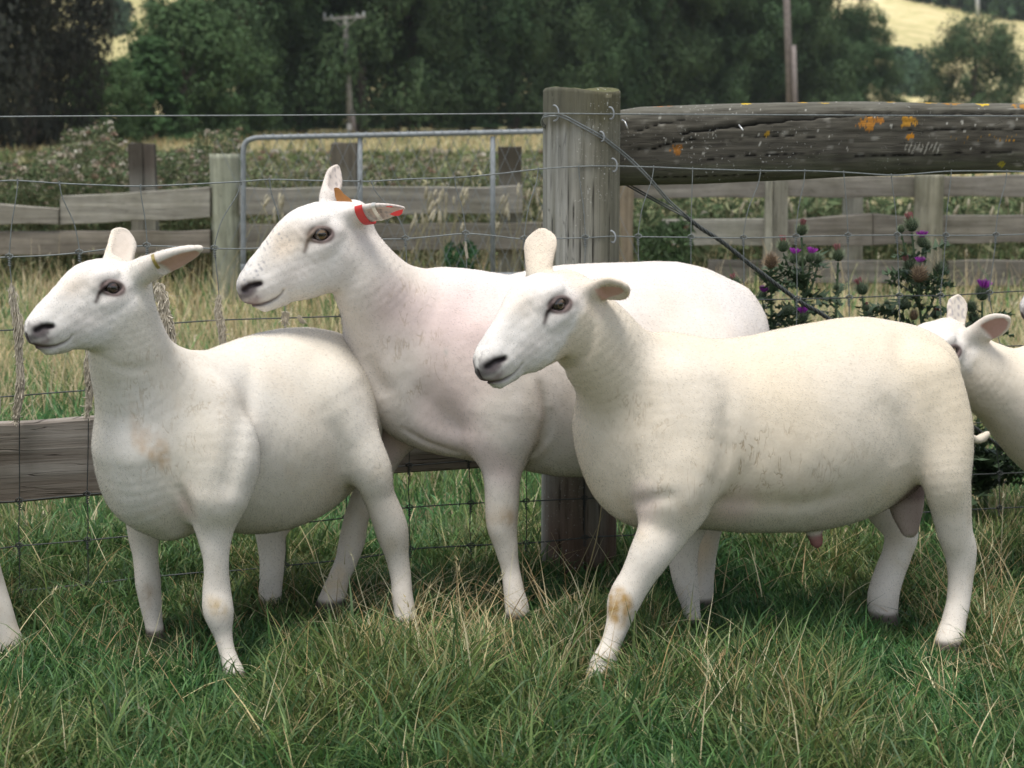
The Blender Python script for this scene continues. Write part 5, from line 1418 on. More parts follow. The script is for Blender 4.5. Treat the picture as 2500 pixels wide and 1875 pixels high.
def paint_common(V, NV, H, hl, hh, ears, seed=0, body=(.64, .58, .49), face=(.68, .645, .60), legc=(.66, .605, .53)):
    n = len(V)
    w1 = wob(V, 3.0, seed)[:, None]; w2 = wob(V, 11.0, seed + 1)[:, None]
    col = np.tile(np.array(body), (n, 1))
    col = col * (1 + .02 * w2) * np.array((1, 1, 1)) + np.clip(w1, -1, 1) * np.array((.005, -.006, -.022))
    lw = smooth01((.36 - V[:, 2]) / .1)[:, None]
    col = col * (1 - lw) + np.array(legc) * (1 + .02 * w2) * lw
    flen = np.full(n, .0052)
    flen = flen * (1 - lw[:, 0]) + .0042 * lw[:, 0]
    crack = np.zeros(n)
    # a little field dirt on the belly and lower legs
    dirt = (np.clip(.55 * wob(V, 6, seed + 2) + .45 * wob(V, 19, seed + 3) - .25, 0, 1) * np.clip((.46 - V[:, 2]) / .1, 0, 1) * .34)[:, None]
    col = col * (1 - dirt) + np.array((.50, .40, .27)) * dirt
    crev = (np.clip(.5 * wob(V, 2.3, seed + 6) + .5 * wob(V, 7, seed + 7) - .35, 0, 1) * .22 * (1 - hh))[:, None]
    col = col * (1 - crev) + np.array((.60, .48, .34)) * crev
    # hooves
    hf = smooth01((.034 - V[:, 2]) / .012)[:, None]
    col = col * (1 - hf) + np.array((.10, .085, .07)) * hf; flen = flen * (1 - hf[:, 0])
    if H is not None:
        h = hh[:, None]
        col = col * (1 - h) + np.array(face) * (1 + .012 * w2) * h
        flen = flen * (1 - hh) + .0036 * hh
        x, y, z = hl.T
        inhead = (x > -.1) & (x < .27) & (np.abs(y) < .085) & (z > -.15) & (z < .12)
        def blend(m, c, strength=1.0):
            nonlocal col
            m = np.clip(m * strength, 0, 1)[:, None] * inhead[:, None]
            col = col * (1 - m) + np.array(c) * m
        def short(m): 
            nonlocal flen
            flen = flen * (1 - np.clip(m, 0, 1) * inhead)
        # pinkish tan wash down the nose and round the brow
        blend(np.exp(-(((x - .07) / .05) ** 2 + ((z - .045) / .03) ** 2)) * (.35 + .15 * w2[:, 0]), (.70, .57, .44))
        blend(np.exp(-(((x - .10) / .07) ** 2 + ((z + .035) / .03) ** 2)) * .25, (.68, .57, .51))
        # muzzle: grey dusting, dark nostril, philtrum and lips
        dn, tn = seg2d(hl[:, [0, 2]], NOSTRIL)
        front = smooth01((x - .15) / .06)
        blend(front * np.clip(wob(V, 90, seed) * .5 + wob(V, 55, 2) * .5 - .15, 0, 1) * smooth01((z + .045) / .02), (.25, .22, .22), .6)
        blend(np.exp(-(dn / (.0065 + .0105 * tn)) ** 2) * smooth01((np.abs(y) - .002) / .006) * (x > .168), (.075, .062, .065), 1.25)
        blend(np.exp(-(dn / (.0042 + .004 * tn)) ** 2) * (x > .165), (.022, .017, .018), 1.2)
        short(np.exp(-(dn / .012) ** 2) * 1.5)
        blend(smooth01((x - .188) / .012) * smooth01((.004 - z) / .008) * smooth01((z + .020) / .010), (.10, .085, .085), .75)
        ph = np.exp(-(y / .006) ** 2) * smooth01((x - .195) / .01) * smooth01((.012 - z) / .01) * smooth01((z + .05) / .01)
        blend(ph, (.05, .035, .035)); short(ph)
        dm, tm = seg2d(hl[:, [0, 2]], MOUTH)
        wdt = .0070 * (1 - tm) ** 1.3 + .0018
        blend(np.exp(-(dm / wdt) ** 2) * (1 - .72 * tm), (.07, .045, .045), 1.15); short(np.exp(-(dm / .006) ** 2) * 1.3)
        lipm = np.exp(-(((x - .212) / .020) ** 2 + ((z + .028) / .011) ** 2)); blend(lipm * .75, (.23, .17, .165)); short(lipm)
        # eye rims and tear line, on each side
        for side in (1, -1):
            ey = H.eye_y[side]
            sm = (y * side > .028)
            xe = x * math.cos(ET) + z * math.sin(ET); ze = -x * math.sin(ET) + z * math.cos(ET)
            de = np.sqrt(((xe - .002) / .0275) ** 2 + ((ze + .0005) / .0180) ** 2)
            rim = np.exp(-((np.maximum(de - .95, 0)) / .22) ** 2) * sm
            blend(rim, (.045, .03, .028), 1.1); short(rim * 1.6)
            halo = np.exp(-((np.maximum(de - 1, 0)) / .75) ** 2) * sm * .25; blend(halo, (.52, .41, .38))
            dt, tt = seg2d(hl[:, [0, 2]], TEAR)
            tear = np.exp(-(dt / (.0062 - .0010 * tt)) ** 2) * sm * (1 - .35 * tt); blend(tear, (.04, .028, .026), 1.2); short(tear * 1.2)
    for e in ears:
        X = V - e['base']; t = (X @ e['a']) / e['L']; off = X @ e['o']; s = X @ e['sd']
        reg = (t > .12) & (t < 1.12) & (np.abs(s) < e['w'] * 1.4) & (np.abs(off) < .05)
        # facing the opening: inner skin
        inner = smooth01((NV @ e['o'] - .1) / .3) * reg * smooth01((t - e['start'] + .03) / .08) * smooth01((e['w'] * np.interp(t, [0, .42, .62, .80, .93, 1.0], [.8, 1.0, .96, .78, .46, .2]) * .86 - np.abs(s)) / .004) * (t < .95)
        m = (inner * e.get('pinkness', .8))[:, None]
        col = col * (1 - m) + np.array(e.get('incol', (.62, .40, .34))) * m
        flen = flen * (1 - inner * .7)
        backm = (reg * (1 - inner) * .12)[:, None]
        col = col * (1 - backm) + np.array((.70, .53, .47)) * backm
    return col, crack, flen
def patch(col, V, c, r, colr, s=1.0, jag=.25, seed=0, soft=.8):
    d = np.linalg.norm(V - np.asarray(c), axis=1)
    m = smooth01((r - d + r * jag * wob(V, 1.2 / r * .35, seed)) / (r * soft)) * s
    if r < .06 and soft > .5: m = m * np.clip(.72 + .38 * wob(V, 55, seed + 1) + .25 * wob(V, 24, seed + 2), 0, 1)
    m = m[:, None]
    return col * (1 - m) + np.array(colr) * m
def leg(pts, side, k=.045, ratio=.92):
    """pts (px,py,Y,halfwidth_px)"""
    st = [(at(x, y, Y), (hw - 2.5) * mpp(Y), (hw - 2.5) * mpp(Y) * ratio) for x, y, Y, hw in pts]
    return dict(stations=st, side=side, k=k, sub=5)
def trunk(pts, side, k=.06, axis=None):
    """pts (px,py,Y,rv_px,w_metres)"""
    return dict(stations=[(at(x, y, Y), rv * mpp(Y), w) for x, y, Y, rv, w in pts], side=side, k=k, sub=5, axis=axis)
def groom_default(axis):
    axis = nrm(axis)
    def g(P, n, H, hh):
        d = np.tile(-axis + np.array((0, 0, -.55)), (len(P), 1))
        if H is not None:
            b = -H.R[:, 0] / H.s
            d = d * (1 - hh[:, None]) + b * hh[:, None]
        lw = smooth01((.38 - P[:, 2]) / .1)[:, None]
        return d * (1 - lw) + np.array((0, 0, -1.0)) * lw
    return g
R_ = math.radians
# ---------------------------------------------------------------- the lamb at one end of the three, turned three quarters to us
A1 = np.array((-math.cos(R_(40)), -math.sin(R_(40)), 0)); S1 = np.cross((0, 0, 1), A1)
H1 = Head(at(271, 702, 3.40), R_(43), R_(27), roll=R_(3), scale=.855, hw=1.04, fx=.885)
def ear(H, base, tip, opening, **k): return dict(base=base, tip=tip, opening=opening, **k)
sheep1 = dict(
    label='white shorn sheep with a brass clip in its long pointed ear, body turned three quarters', group='shorn sheep in the paddock', base=tuple(ground(640, 1560)),
    sweeps=[
        trunk([(385, 1112, 3.57, 98, .080), (420, 1090, 3.61, 178, .120), (480, 1080, 3.67, 212, .145), (560, 1072, 3.75, 226, .158), (640, 1062, 3.83, 246, .170), (700, 1041, 3.90, 243, .172), (740, 1012, 3.95, 218, .154), (778, 978, 3.99, 172, .130), (808, 958, 4.02, 108, .090)], S1, axis=A1),
        dict(stations=[(at(450, 1075, 3.66), .155, .125), (at(392, 1000, 3.58), .130, .108), (at(338, 910, 3.52), .094, .084), (at(313, 830, 3.48), .078, .068), (at(300, 760, 3.46), .066, .060)], side=nrm(S1 + (.3, -.2, 0)), k=.06),
        dict(stations=[(at(318, 1110, 3.51), .045, .065), (at(338, 1205, 3.54), .052, .075), (at(400, 1262, 3.60), .038, .065)], side=S1, k=.07),
        trunk([(530, 1010, 3.55, 60, .050), (548, 1100, 3.52, 85, .060), (535, 1200, 3.50, 72, .056)], S1, k=.08),        # shoulder
        leg([(545, 1150, 3.53, 78), (528, 1230, 3.52, 62), (525, 1299, 3.51, 45), (529, 1375, 3.50, 33), (530, 1440, 3.50, 38), (534, 1490, 3.49, 40), (545, 1547, 3.485, 26), (556, 1597, 3.475, 24), (572, 1645, 3.46, 31), (580, 1672, 3.45, 33)], S1, k=.04),
        leg([(345, 1180, 3.74, 62), (349, 1250, 3.75, 50), (351, 1310, 3.76, 40), (355, 1360, 3.76, 33), (361, 1420, 3.76, 33), (367, 1465, 3.76, 28), (375, 1520, 3.755, 22), (384, 1570, 3.745, 28), (388, 1592, 3.74, 30)], S1, k=.04),
        leg([(788, 985, 3.85, 106), (852, 1075, 3.84, 78), (905, 1150, 3.83, 58), (924, 1205, 3.84, 44), (944, 1255, 3.85, 43), (958, 1300, 3.86, 43), (968, 1350, 3.87, 36), (977, 1400, 3.87, 32), (981, 1450, 3.86, 30), (988, 1500, 3.85, 30), (986, 1535, 3.84, 34)], S1, k=.035),
        trunk([(775, 900, 3.91, 62, .055), (828, 1000, 3.90, 68, .06), (856, 1080, 3.88, 58, .055)], S1, k=.03),
        leg([(690, 1200, 4.05, 80), (662, 1290, 4.02, 42), (664, 1349, 4.01, 34), (663, 1398, 4.0, 32), (659, 1448, 4.0, 31), (655, 1500, 3.99, 30), (650, 1535, 3.98, 33)], S1, k=.05),
    ],
    head=H1, groom=groom_default(A1), fibres=100000)
def groove(lines):
    """soft folds pressed into the near side; lines of (px,py,Y) with depth and width in metres"""
    L = []
    for pts, dep, w, ymax in lines:
        P = catmull(np.array([at(*q) for q in pts]), 5); L.append((P[:, [0, 2]], dep, w, ymax))
    def f(X, D):
        near = np.nonzero(np.abs(D) < .03)[0]
        if not len(near): return D
        D = D.copy(); Q = X[near]
        for P, dep, w, ymax in L:
            m = np.nonzero((Q[:, 1] < ymax) & (Q[:, 0] > P[:, 0].min() - 3 * w) & (Q[:, 0] < P[:, 0].max() + 3 * w) & (Q[:, 2] > P[:, 1].min() - 3 * w) & (Q[:, 2] < P[:, 1].max() + 3 * w))[0]
            if not len(m): continue
            d, t = seg2d(Q[m][:, [0, 2]].astype(np.float64), P)
            D[near[m]] += (dep * np.exp(-(d / w) ** 2) * np.sin(np.pi * np.clip(t * .94 + .03, 0, 1)) ** .5).astype(np.float32)
        return D
    return f
sheep1['groove'] = [([(590, 900, 3.6), (600, 1000, 3.6), (590, 1100, 3.6), (575, 1190, 3.6)], .010, .022, 3.85), ([(450, 1190, 3.5), (470, 1240, 3.5), (482, 1290, 3.5)], .008, .012, 3.6), ([(845, 1150, 3.8), (830, 1080, 3.8), (800, 1010, 3.8)], .008, .025, 3.9),
                    ([(235, 870, 3.4), (300, 905, 3.4), (370, 900, 3.4)], .003, .010, 3.5)]
sheep1['ears'] = [
    ear(H1, at(338, 666, 3.44), at(488, 600, 3.40), nrm((.12, -.52, -.85)), w=.030, th=.023, bend=.04, start=.40, pinkness=1.0),
    ear(H1, at(284, 652, 3.50), at(308, 560, 3.57), nrm((.55, -.75, .1)), w=.028, th=.012, trunc=1.6, basew=1.12, pinkness=.35, incol=(.72, .58, .50)),
]
def paint1(V, NV, H, hl, hh, ears):
    col, crack, fl = paint_common(V, NV, H, hl, hh, ears, 0, body=(.655, .605, .525))
    col = patch(col, V, at(388, 1062, 3.43), .050, (.50, .35, .21), .8, .9)
    col = patch(col, V, at(534, 1485, 3.44), .050, (.46, .34, .18), 1.0, .4)
    col = patch(col, V, at(365, 1472, 3.72), .042, (.36, .27, .18), 1.0, .4)
    col = patch(col, V, at(735, 1250, 3.75), .10, (.55, .45, .36), .45, .6)
    col = patch(col, V, at(450, 1250, 3.48), .07, (.62, .48, .41), .7, .4)
    col = patch(col, V, at(340, 1030, 3.4), .12, (.70, .665, .63), .5)
    c = V - at(420, 1000, 3.50); crack = smooth01((.17 - np.linalg.norm(c * np.array((1.2, .5, .8)), axis=1)) / .08) * (1 - hh) * .42
    return col, crack, fl
sheep1['paint'] = paint1

H1.iris = (.075, .045, .035)
# ---------------------------------------------------------------- the taller sheep behind, with the tags
A2 = np.array((-math.cos(R_(6)), -math.sin(R_(6)), 0)); S2 = np.cross((0, 0, 1), A2)
H2 = Head(at(783, 571, 3.84), R_(18), R_(37), scale=1.0, fx=.935)
sheep2 = dict(
    label='tall white shorn sheep behind the others, red tag and brown tag in its ears', group='shorn sheep in the paddock', base=tuple(ground(1400, 1500)),
    sweeps=[
        trunk([(985, 860, 4.02, 105, .10), (1025, 865, 4.02, 182, .125), (1090, 877, 4.03, 213, .150), (1170, 886, 4.04, 223, .165), (1260, 900, 4.05, 232, .178), (1360, 905, 4.06, 258, .188), (1460, 902, 4.08, 263, .192), (1560, 885, 4.09, 248, .188), (1640, 862, 4.10, 222, .175), (1700, 850, 4.11, 180, .155), (1735, 847, 4.12, 130, .12), (1752, 845, 4.12, 70, .07)], S2, axis=A2),
        dict(stations=[(at(1080, 850, 4.02), .165, .125), (at(1010, 815, 4.00), .135, .105), (at(950, 752, 3.96), .105, .085), (at(905, 690, 3.93), .085, .072), (at(868, 630, 3.92), .072, .064)], side=S2, k=.06),
        trunk([(962, 900, 4.0, 60, .085), (985, 985, 4.0, 62, .085), (1060, 1045, 4.0, 42, .08), (1150, 1075, 4.01, 26, .07)], S2, k=.07),
        trunk([(1215, 830, 3.91, 60, .045), (1235, 950, 3.90, 92, .055), (1225, 1050, 3.90, 78, .055)], S2, k=.07),
        leg([(1235, 1010, 3.92, 85), (1228, 1090, 3.91, 66), (1226, 1160, 3.90, 50), (1226, 1220, 3.90, 44), (1226, 1280, 3.90, 41), (1236, 1335, 3.90, 33), (1246, 1390, 3.90, 27), (1254, 1440, 3.89, 28), (1262, 1490, 3.88, 33), (1262, 1512, 3.88, 33)], S2, k=.04),
        leg([(1010, 1010, 4.12, 70), (948, 1085, 4.11, 52), (905, 1180, 4.10, 40), (872, 1260, 4.09, 34), (860, 1320, 4.08, 36), (845, 1370, 4.06, 33), (828, 1410, 4.04, 32), (815, 1450, 4.01, 36), (806, 1480, 3.99, 40)], S2, k=.04),
        leg([(1700, 900, 3.98, 120), (1700, 1050, 3.97, 110), (1722, 1180, 3.97, 60), (1735, 1260, 3.98, 38), (1728, 1330, 3.99, 30), (1722, 1400, 4.0, 26), (1718, 1450, 4.0, 28), (1712, 1490, 4.0, 33)], S2, k=.06),
        leg([(1720, 1050, 4.20, 100), (1690, 1180, 4.20, 60), (1700, 1260, 4.20, 38), (1690, 1340, 4.20, 30), (1672, 1400, 4.2, 27), (1668, 1450, 4.2, 32)], S2, k=.06),
        dict(stations=[(at(1800, 745, 4.12), .035, .035), (at(1832, 775, 4.12), .022, .024), (at(1838, 805, 4.12), .012, .015)], side=S2, k=.04),
    ],
    head=H2, groom=groom_default(A2), fibres=100000)
sheep2['groove'] = [([(1316, 930, 3.9), (1330, 1010, 3.9), (1318, 1075, 3.9), (1292, 1125, 3.9)], .010, .009, 4.0), ([(1345, 1000, 3.9), (1338, 1060, 3.9), (1300, 1120, 3.9)], .005, .007, 4.0), ([(985, 1040, 3.95), (1050, 1075, 3.95), (1125, 1100, 3.95)], .007, .008, 4.1), ([(900, 860, 3.95), (930, 920, 3.95), (950, 960, 3.95)], .012, .022, 4.05),
                    ([(1010, 930, 3.9), (1090, 1010, 3.9), (1160, 1050, 3.9)], .006, .03, 4.0)]
sheep2['ears'] = [
    ear(H2, at(852, 529, 3.87), at(986, 508, 3.80), nrm((-.25, -.60, -.65)), w=.026, th=.012, start=.40, pinkness=.8, incol=(.70, .55, .48)),
    ear(H2, at(800, 482, 3.95), at(824, 406, 4.00), nrm((.72, -.60, .1)), w=.026, th=.012, trunc=.3, pinkness=.4, incol=(.72, .60, .54)),
]
def paint2(V, NV, H, hl, hh, ears):
    col, crack, fl = paint_common(V, NV, H, hl, hh, ears, 3, body=(.655, .60, .545))
    # pink skin shows through the thin wool of neck, shoulder and legs
    for (x, y, Y, r, s) in ((940, 770, 3.85, .11, .7), (1180, 760, 3.87, .15, .7), (1100, 900, 3.86, .14, .5), (950, 1090, 4.05, .09, .8), (1225, 1150, 3.85, .09, .55), (1090, 1040, 3.9, .12, .5)):
        col = patch(col, V, at(x, y, Y), r * 1.1, (.665, .53, .495), min(s * 1.15, 1), .35, 2)
    col = patch(col, V, at(1180, 740, 3.84), .05, (.66, .51, .38), .6, .5)
    col = patch(col, V, at(1228, 1275, 3.85), .052, (.34, .22, .10), 1.0, .35)
    col = patch(col, V, at(830, 1410, 4.0), .045, (.68, .55, .36), .7, .35)
    col = patch(col, V, at(1722, 1340, 3.95), .10, (.68, .52, .33), .85, .3)
    for (x, y, r) in ((1022, 722, .012), (1098, 737, .010), (1040, 778, .007), (1066, 810, .010), (1086, 865, .010)):
        col = patch(col, V, at(x, y, 3.87), r, (.42, .42, .38), .8, .6)
    if len(ears) > 1:
        for e in ears:
            X = V - e['base']; t = (X @ e['a']) / e['L']
            m = (smooth01((t - .25) / .3) * (t < 1.15) * (np.linalg.norm(X, axis=1) < .16) * np.clip(wob(V, 70, 3) * 1.2 - .2, 0, 1) * .6)[:, None]
            col = col * (1 - m) + np.array((.25, .23, .24)) * m
    # dark flecks down the nose
    x, y, z = hl.T
    m = (hh * (x > .06) * (z > .01) * np.clip(wob(V, 75, 9) * 1.5 - .75, 0, 1) * .7)[:, None]
    col = col * (1 - m) + np.array((.25, .25, .28)) * m
    m = (hh * np.exp(-(((x - .075) / .055) ** 2 + ((z - .02) / .022) ** 2)) * .5)[:, None]
    col = col * (1 - m) + np.array((.78, .62, .45)) * m
    crack = smooth01((.16 - np.linalg.norm((V - at(1010, 830, 3.87)) * np.array((1.6, .5, .7)), axis=1)) / .08) * .45
    return col, crack, fl
sheep2['paint'] = paint2

# ---------------------------------------------------------------- the ram walking across the front
A3 = np.array((-math.cos(R_(15)), -math.sin(R_(15)), 0)); S3 = np.cross((0, 0, 1), A3)
H3 = Head(at(1360, 742, 3.46), R_(47), R_(34), roll=R_(4), scale=.91, hw=1.06)
sheep3 = dict(
    label='cream white shorn ram walking in front, head turned to the viewer, blunt folded ear', group='shorn sheep in the paddock', base=tuple(ground(1900, 1600)),
    sweeps=[
        trunk([(1560, 1085, 3.68, 105, .085), (1590, 1062, 3.69, 185, .120), (1620, 1056, 3.70, 222, .145), (1700, 1062, 3.71, 232, .160), (1790, 1063, 3.74, 240, .172), (1880, 1058, 3.76, 248, .182), (1970, 1046, 3.79, 258, .186), (2060, 1025, 3.81, 250, .184), (2105, 1000, 3.83, 228, .170), (2145, 966, 3.84, 188, .152), (2190, 928, 3.86, 142, .132), (2240, 906, 3.87, 100, .095)], S3, axis=A3),
        dict(stations=[(at(1620, 1010, 3.69), .165, .125), (at(1574, 962, 3.66), .122, .105), (at(1506, 896, 3.61), .097, .088), (at(1447, 826, 3.57), .086, .078), (at(1395, 760, 3.54), .070, .066)], side=nrm(S3 + (.12, -.05, 0)), k=.06),
        trunk([(1532, 1060, 3.64, 50, .075), (1535, 1140, 3.65, 60, .080), (1552, 1200, 3.66, 58, .08), (1620, 1245, 3.68, 38, .07)], S3, k=.07),
        trunk([(1660, 960, 3.57, 70, .045), (1670, 1080, 3.55, 105, .060), (1655, 1180, 3.53, 90, .060)], S3, k=.08),
        leg([(1668, 1150, 3.56, 100), (1650, 1230, 3.54, 84), (1625, 1290, 3.53, 68), (1590, 1350, 3.51, 56), (1556, 1410, 3.50, 45), (1525, 1465, 3.49, 45), (1509, 1520, 3.48, 34), (1490, 1572, 3.465, 29), (1473, 1615, 3.45, 34), (1463, 1655, 3.44, 39), (1456, 1684, 3.43, 40)], S3, k=.04),
        leg([(1690, 1230, 3.86, 66), (1672, 1310, 3.85, 46), (1668, 1375, 3.85, 38), (1676, 1430, 3.85, 34), (1685, 1475, 3.85, 29), (1692, 1520, 3.84, 28), (1698, 1565, 3.83, 34), (1697, 1595, 3.82, 36)], S3, k=.04),
        leg([(2246, 935, 3.76, 105), (2294, 1050, 3.73, 84), (2309, 1165, 3.70, 64), (2322, 1240, 3.71, 52), (2332, 1300, 3.72, 45), (2345, 1345, 3.73, 42), (2346, 1405, 3.73, 36), (2340, 1465, 3.72, 33), (2328, 1520, 3.70, 32), (2318, 1565, 3.68, 38), (2312, 1595, 3.67, 40)], S3, k=.028),
        leg([(2150, 970, 4.02, 74), (2102, 1112, 4.00, 52), (2148, 1230, 3.97, 47), (2198, 1290, 3.94, 48), (2192, 1345, 3.93, 41), (2172, 1400, 3.92, 41), (2157, 1455, 3.90, 42), (2158, 1500, 3.89, 38), (2168, 1535, 3.87, 36)], S3, k=.028),
        trunk([(2200, 1125, 3.85, 26, .030), (2206, 1170, 3.83, 48, .043), (2212, 1232, 3.82, 43, .036), (2220, 1290, 3.81, 24, .020)], S3, k=.008),
        trunk([(1985, 1292, 3.78, 20, .02), (1993, 1318, 3.78, 17, .015), (1994, 1326, 3.78, 12, .011)], S3, k=.012),
        dict(stations=[(at(2320, 960, 3.90), .025, .025), (at(2350, 1045, 3.93), .016, .018), (at(2378, 1072, 3.95), .011, .012), (at(2396, 1070, 3.96), .013, .013), (at(2410, 1060, 3.96), .010, .01)], side=S3, k=.02),
    ],
    head=H3, groom=groom_default(A3), fibres=130000)
H3.iris = (.10, .065, .04)
sheep3['groove'] = [([(1765, 960, 3.6), (1760, 1050, 3.6), (1745, 1130, 3.6), (1705, 1230, 3.6)], .010, .026, 3.75), ([(1440, 700, 3.5), (1450, 800, 3.5), (1420, 880, 3.5), (1350, 935, 3.5)], .006, .012, 3.6), ([(1555, 1240, 3.5), (1590, 1215, 3.5), (1650, 1200, 3.5)], .006, .014, 3.6),
                    ([(1720, 1220, 3.6), (1850, 1225, 3.6), (1980, 1235, 3.6), (2100, 1200, 3.6)], .007, .022, 3.8), ([(2190, 1130, 3.7), (2170, 1040, 3.7), (2130, 960, 3.7)], .011, .035, 3.85), ([(2210, 820, 3.7), (2230, 930, 3.7), (2215, 1020, 3.7)], .006, .03, 3.85)]
sheep3['ears'] = [
    ear(H3, at(1408, 710, 3.52), at(1528, 702, 3.47), nrm((.20, -.70, -.68)), w=.026, th=.021, trunc=3.2, start=.46, pinkness=.9, incol=(.55, .33, .27)),
    ear(H3, at(1316, 668, 3.58), at(1322, 562, 3.62), nrm((.40, .90, .0)), w=.033, th=.015, trunc=1.2, pinkness=.3, incol=(.72, .60, .54)),
]
def paint3(V, NV, H, hl, hh, ears):
    col, crack, fl = paint_common(V, NV, H, hl, hh, ears, 7, body=(.645, .565, .45))
    col = patch(col, V, at(1510, 1490, 3.44), .052, (.42, .27, .11), 1.0, .4)
    col = patch(col, V, at(1668, 1460, 3.80), .042, (.44, .33, .19), .9, .4)
    col = patch(col, V, at(1790, 1235, 3.60), .10, (.64, .50, .44), .75, .3)
    col = patch(col, V, at(1580, 1225, 3.52), .07, (.66, .54, .49), .6, .3)
    col = patch(col, V, at(2212, 1175, 3.80), .088, (.215, .155, .140), 1.0, .05, 0, .35)  # bare brown-pink groin skin, its upper part painted darker to stand for shade
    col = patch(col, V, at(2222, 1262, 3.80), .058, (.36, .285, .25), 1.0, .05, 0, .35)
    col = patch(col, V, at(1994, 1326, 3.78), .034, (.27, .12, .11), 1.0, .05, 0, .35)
    col = patch(col, V, at(2000, 1270, 3.72), .09, (.58, .48, .40), .4, .6)
    crack = np.zeros(len(V))
    for (x, y, Y, r, s) in ((1800, 1120, 3.55, .10, 1.0), (1900, 1130, 3.55, .09, .7), (1530, 1010, 3.55, .09, .4), (1620, 1020, 3.55, .07, .35), (1700, 1170, 3.52, .06, .6), (1620, 1210, 3.5, .05, .5), (1960, 1165, 3.6, .10, .45), (2060, 1170, 3.6, .09, .4)):
        d = np.linalg.norm((V - at(x, y, Y)) * np.array((1, .4, .8)), axis=1)
        crack = np.maximum(crack, smooth01((r - d) / (r * .6)) * s)
    crack *= (1 - hh)
    return col, crack, fl
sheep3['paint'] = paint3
# ---------------------------------------------------------------- the sheep half hidden behind the ram
H4 = Head(at(2318, 858, 4.10), R_(48), R_(36), scale=.95, hw=1.08)
sheep4 = dict(
    label='white sheep half hidden behind the ram, broad pink ear and grey speckled far ear', group='shorn sheep in the paddock', base=(1.75, 4.3, 0),
    sweeps=[
        trunk([(2560, 1010, 4.24, 110, .09), (2610, 1000, 4.25, 185, .13), (2700, 1000, 4.26, 220, .16), (2900, 1010, 4.28, 240, .175), (3100, 1010, 4.30, 240, .178), (3250, 990, 4.32, 200, .16), (3310, 985, 4.33, 100, .10)], S3, axis=A3),
        dict(stations=[(at(2620, 990, 4.25), .150, .12), (at(2540, 985, 4.23), .125, .105), (at(2470, 955, 4.21), .100, .09), (at(2405, 915, 4.19), .082, .078), (at(2368, 880, 4.18), .068, .066)], side=S3, k=.06),
        leg([(2650, 1120, 4.14, 85), (2640, 1230, 4.14, 55), (2640, 1330, 4.14, 38), (2640, 1400, 4.14, 30), (2636, 1460, 4.13, 32)], S3), leg([(2600, 1120, 4.34, 75), (2580, 1230, 4.34, 50), (2575, 1320, 4.34, 34), (2570, 1390, 4.34, 28), (2566, 1440, 4.33, 32)], S3),
        leg([(3230, 1050, 4.2, 110), (3260, 1200, 4.2, 55), (3280, 1300, 4.2, 38), (3260, 1400, 4.2, 30), (3250, 1450, 4.2, 32)], S3), leg([(3200, 1050, 4.42, 100), (3210, 1200, 4.42, 50), (3225, 1280, 4.42, 36), (3205, 1370, 4.42, 28), (3200, 1420, 4.42, 30)], S3)],
    head=H4, groom=groom_default(A3), fibres=34000, coarse=.011, fine=.003)
sheep4['ears'] = [
    ear(H4, at(2378, 822, 4.14), at(2460, 777, 4.10), nrm((.10, -.90, -.35)), w=.034, th=.017, trunc=.5, start=.35, pinkness=.95, incol=(.50, .30, .25)),
    ear(H4, at(2333, 800, 4.24), at(2340, 722, 4.26), nrm((.45, -.85, .0)), w=.030, th=.013, trunc=1.2, pinkness=.25, incol=(.70, .64, .60))]
def paint4(V, NV, H, hl, hh, ears):
    col, crack, fl = paint_common(V, NV, H, hl, hh, ears, 11, body=(.66, .59, .49))
    e = ears[1]; X = V - e['base']; t = (X @ e['a']) / e['L']
    m = ((t > .25) * (np.linalg.norm(X, axis=1) < .13) * np.clip(wob(V, 70, 3) * 1.2 - .1, 0, 1) * (X[:, 2] > .02) * .7)[:, None]
    col = col * (1 - m) + np.array((.30, .28, .30)) * m
    return col, crack, fl
sheep4['paint'] = paint4
# ---------------------------------------------------------------- the sheep walking out of the photo: one trailing hind leg shows
H6 = Head(at(-1010, 720, 3.55), R_(0), R_(30), scale=.95)
A6 = np.array((-1.0, 0, 0)); S6 = np.array((0, -1.0, 0))
sheep6 = dict(
    label='white sheep walking out of the photo, only its trailing lower leg in view', group='shorn sheep in the paddock', base=(-1.7, 3.72, 0),
    sweeps=[
        trunk([(-800, 1010, 3.70, 110, .09), (-760, 1010, 3.70, 195, .13), (-650, 1020, 3.70, 235, .16), (-450, 1030, 3.70, 250, .18), (-280, 1010, 3.70, 235, .175), (-190, 985, 3.70, 185, .15), (-150, 975, 3.70, 95, .09)], S6, axis=A6),
        dict(stations=[(at(-760, 960, 3.70), .15, .12), (at(-850, 880, 3.68), .115, .10), (at(-910, 800, 3.65), .088, .08), (at(-950, 720, 3.63), .07, .066)], side=S6, k=.06),
        leg([(-190, 1000, 3.62, 115), (-150, 1120, 3.61, 85), (-105, 1220, 3.61, 55), (-65, 1300, 3.61, 42), (-45, 1360, 3.61, 38), (-25, 1420, 3.62, 34), (-2, 1480, 3.62, 32), (14, 1530, 3.62, 30), (24, 1568, 3.62, 34), (22, 1600, 3.62, 36)], S6),
        leg([(-230, 1050, 3.82, 105), (-240, 1200, 3.82, 60), (-225, 1300, 3.82, 40), (-250, 1400, 3.82, 34), (-255, 1500, 3.82, 30), (-262, 1540, 3.82, 33)], S6),
        leg([(-690, 1150, 3.6, 85), (-690, 1290, 3.6, 50), (-695, 1400, 3.6, 38), (-692, 1500, 3.6, 28), (-698, 1560, 3.6, 34)], S6), leg([(-720, 1150, 3.82, 75), (-770, 1280, 3.82, 46), (-790, 1380, 3.82, 34), (-800, 1460, 3.82, 28), (-808, 1510, 3.82, 32)], S6)],
    head=H6, groom=groom_default(A6), fibres=16000, coarse=.011, fine=.005)
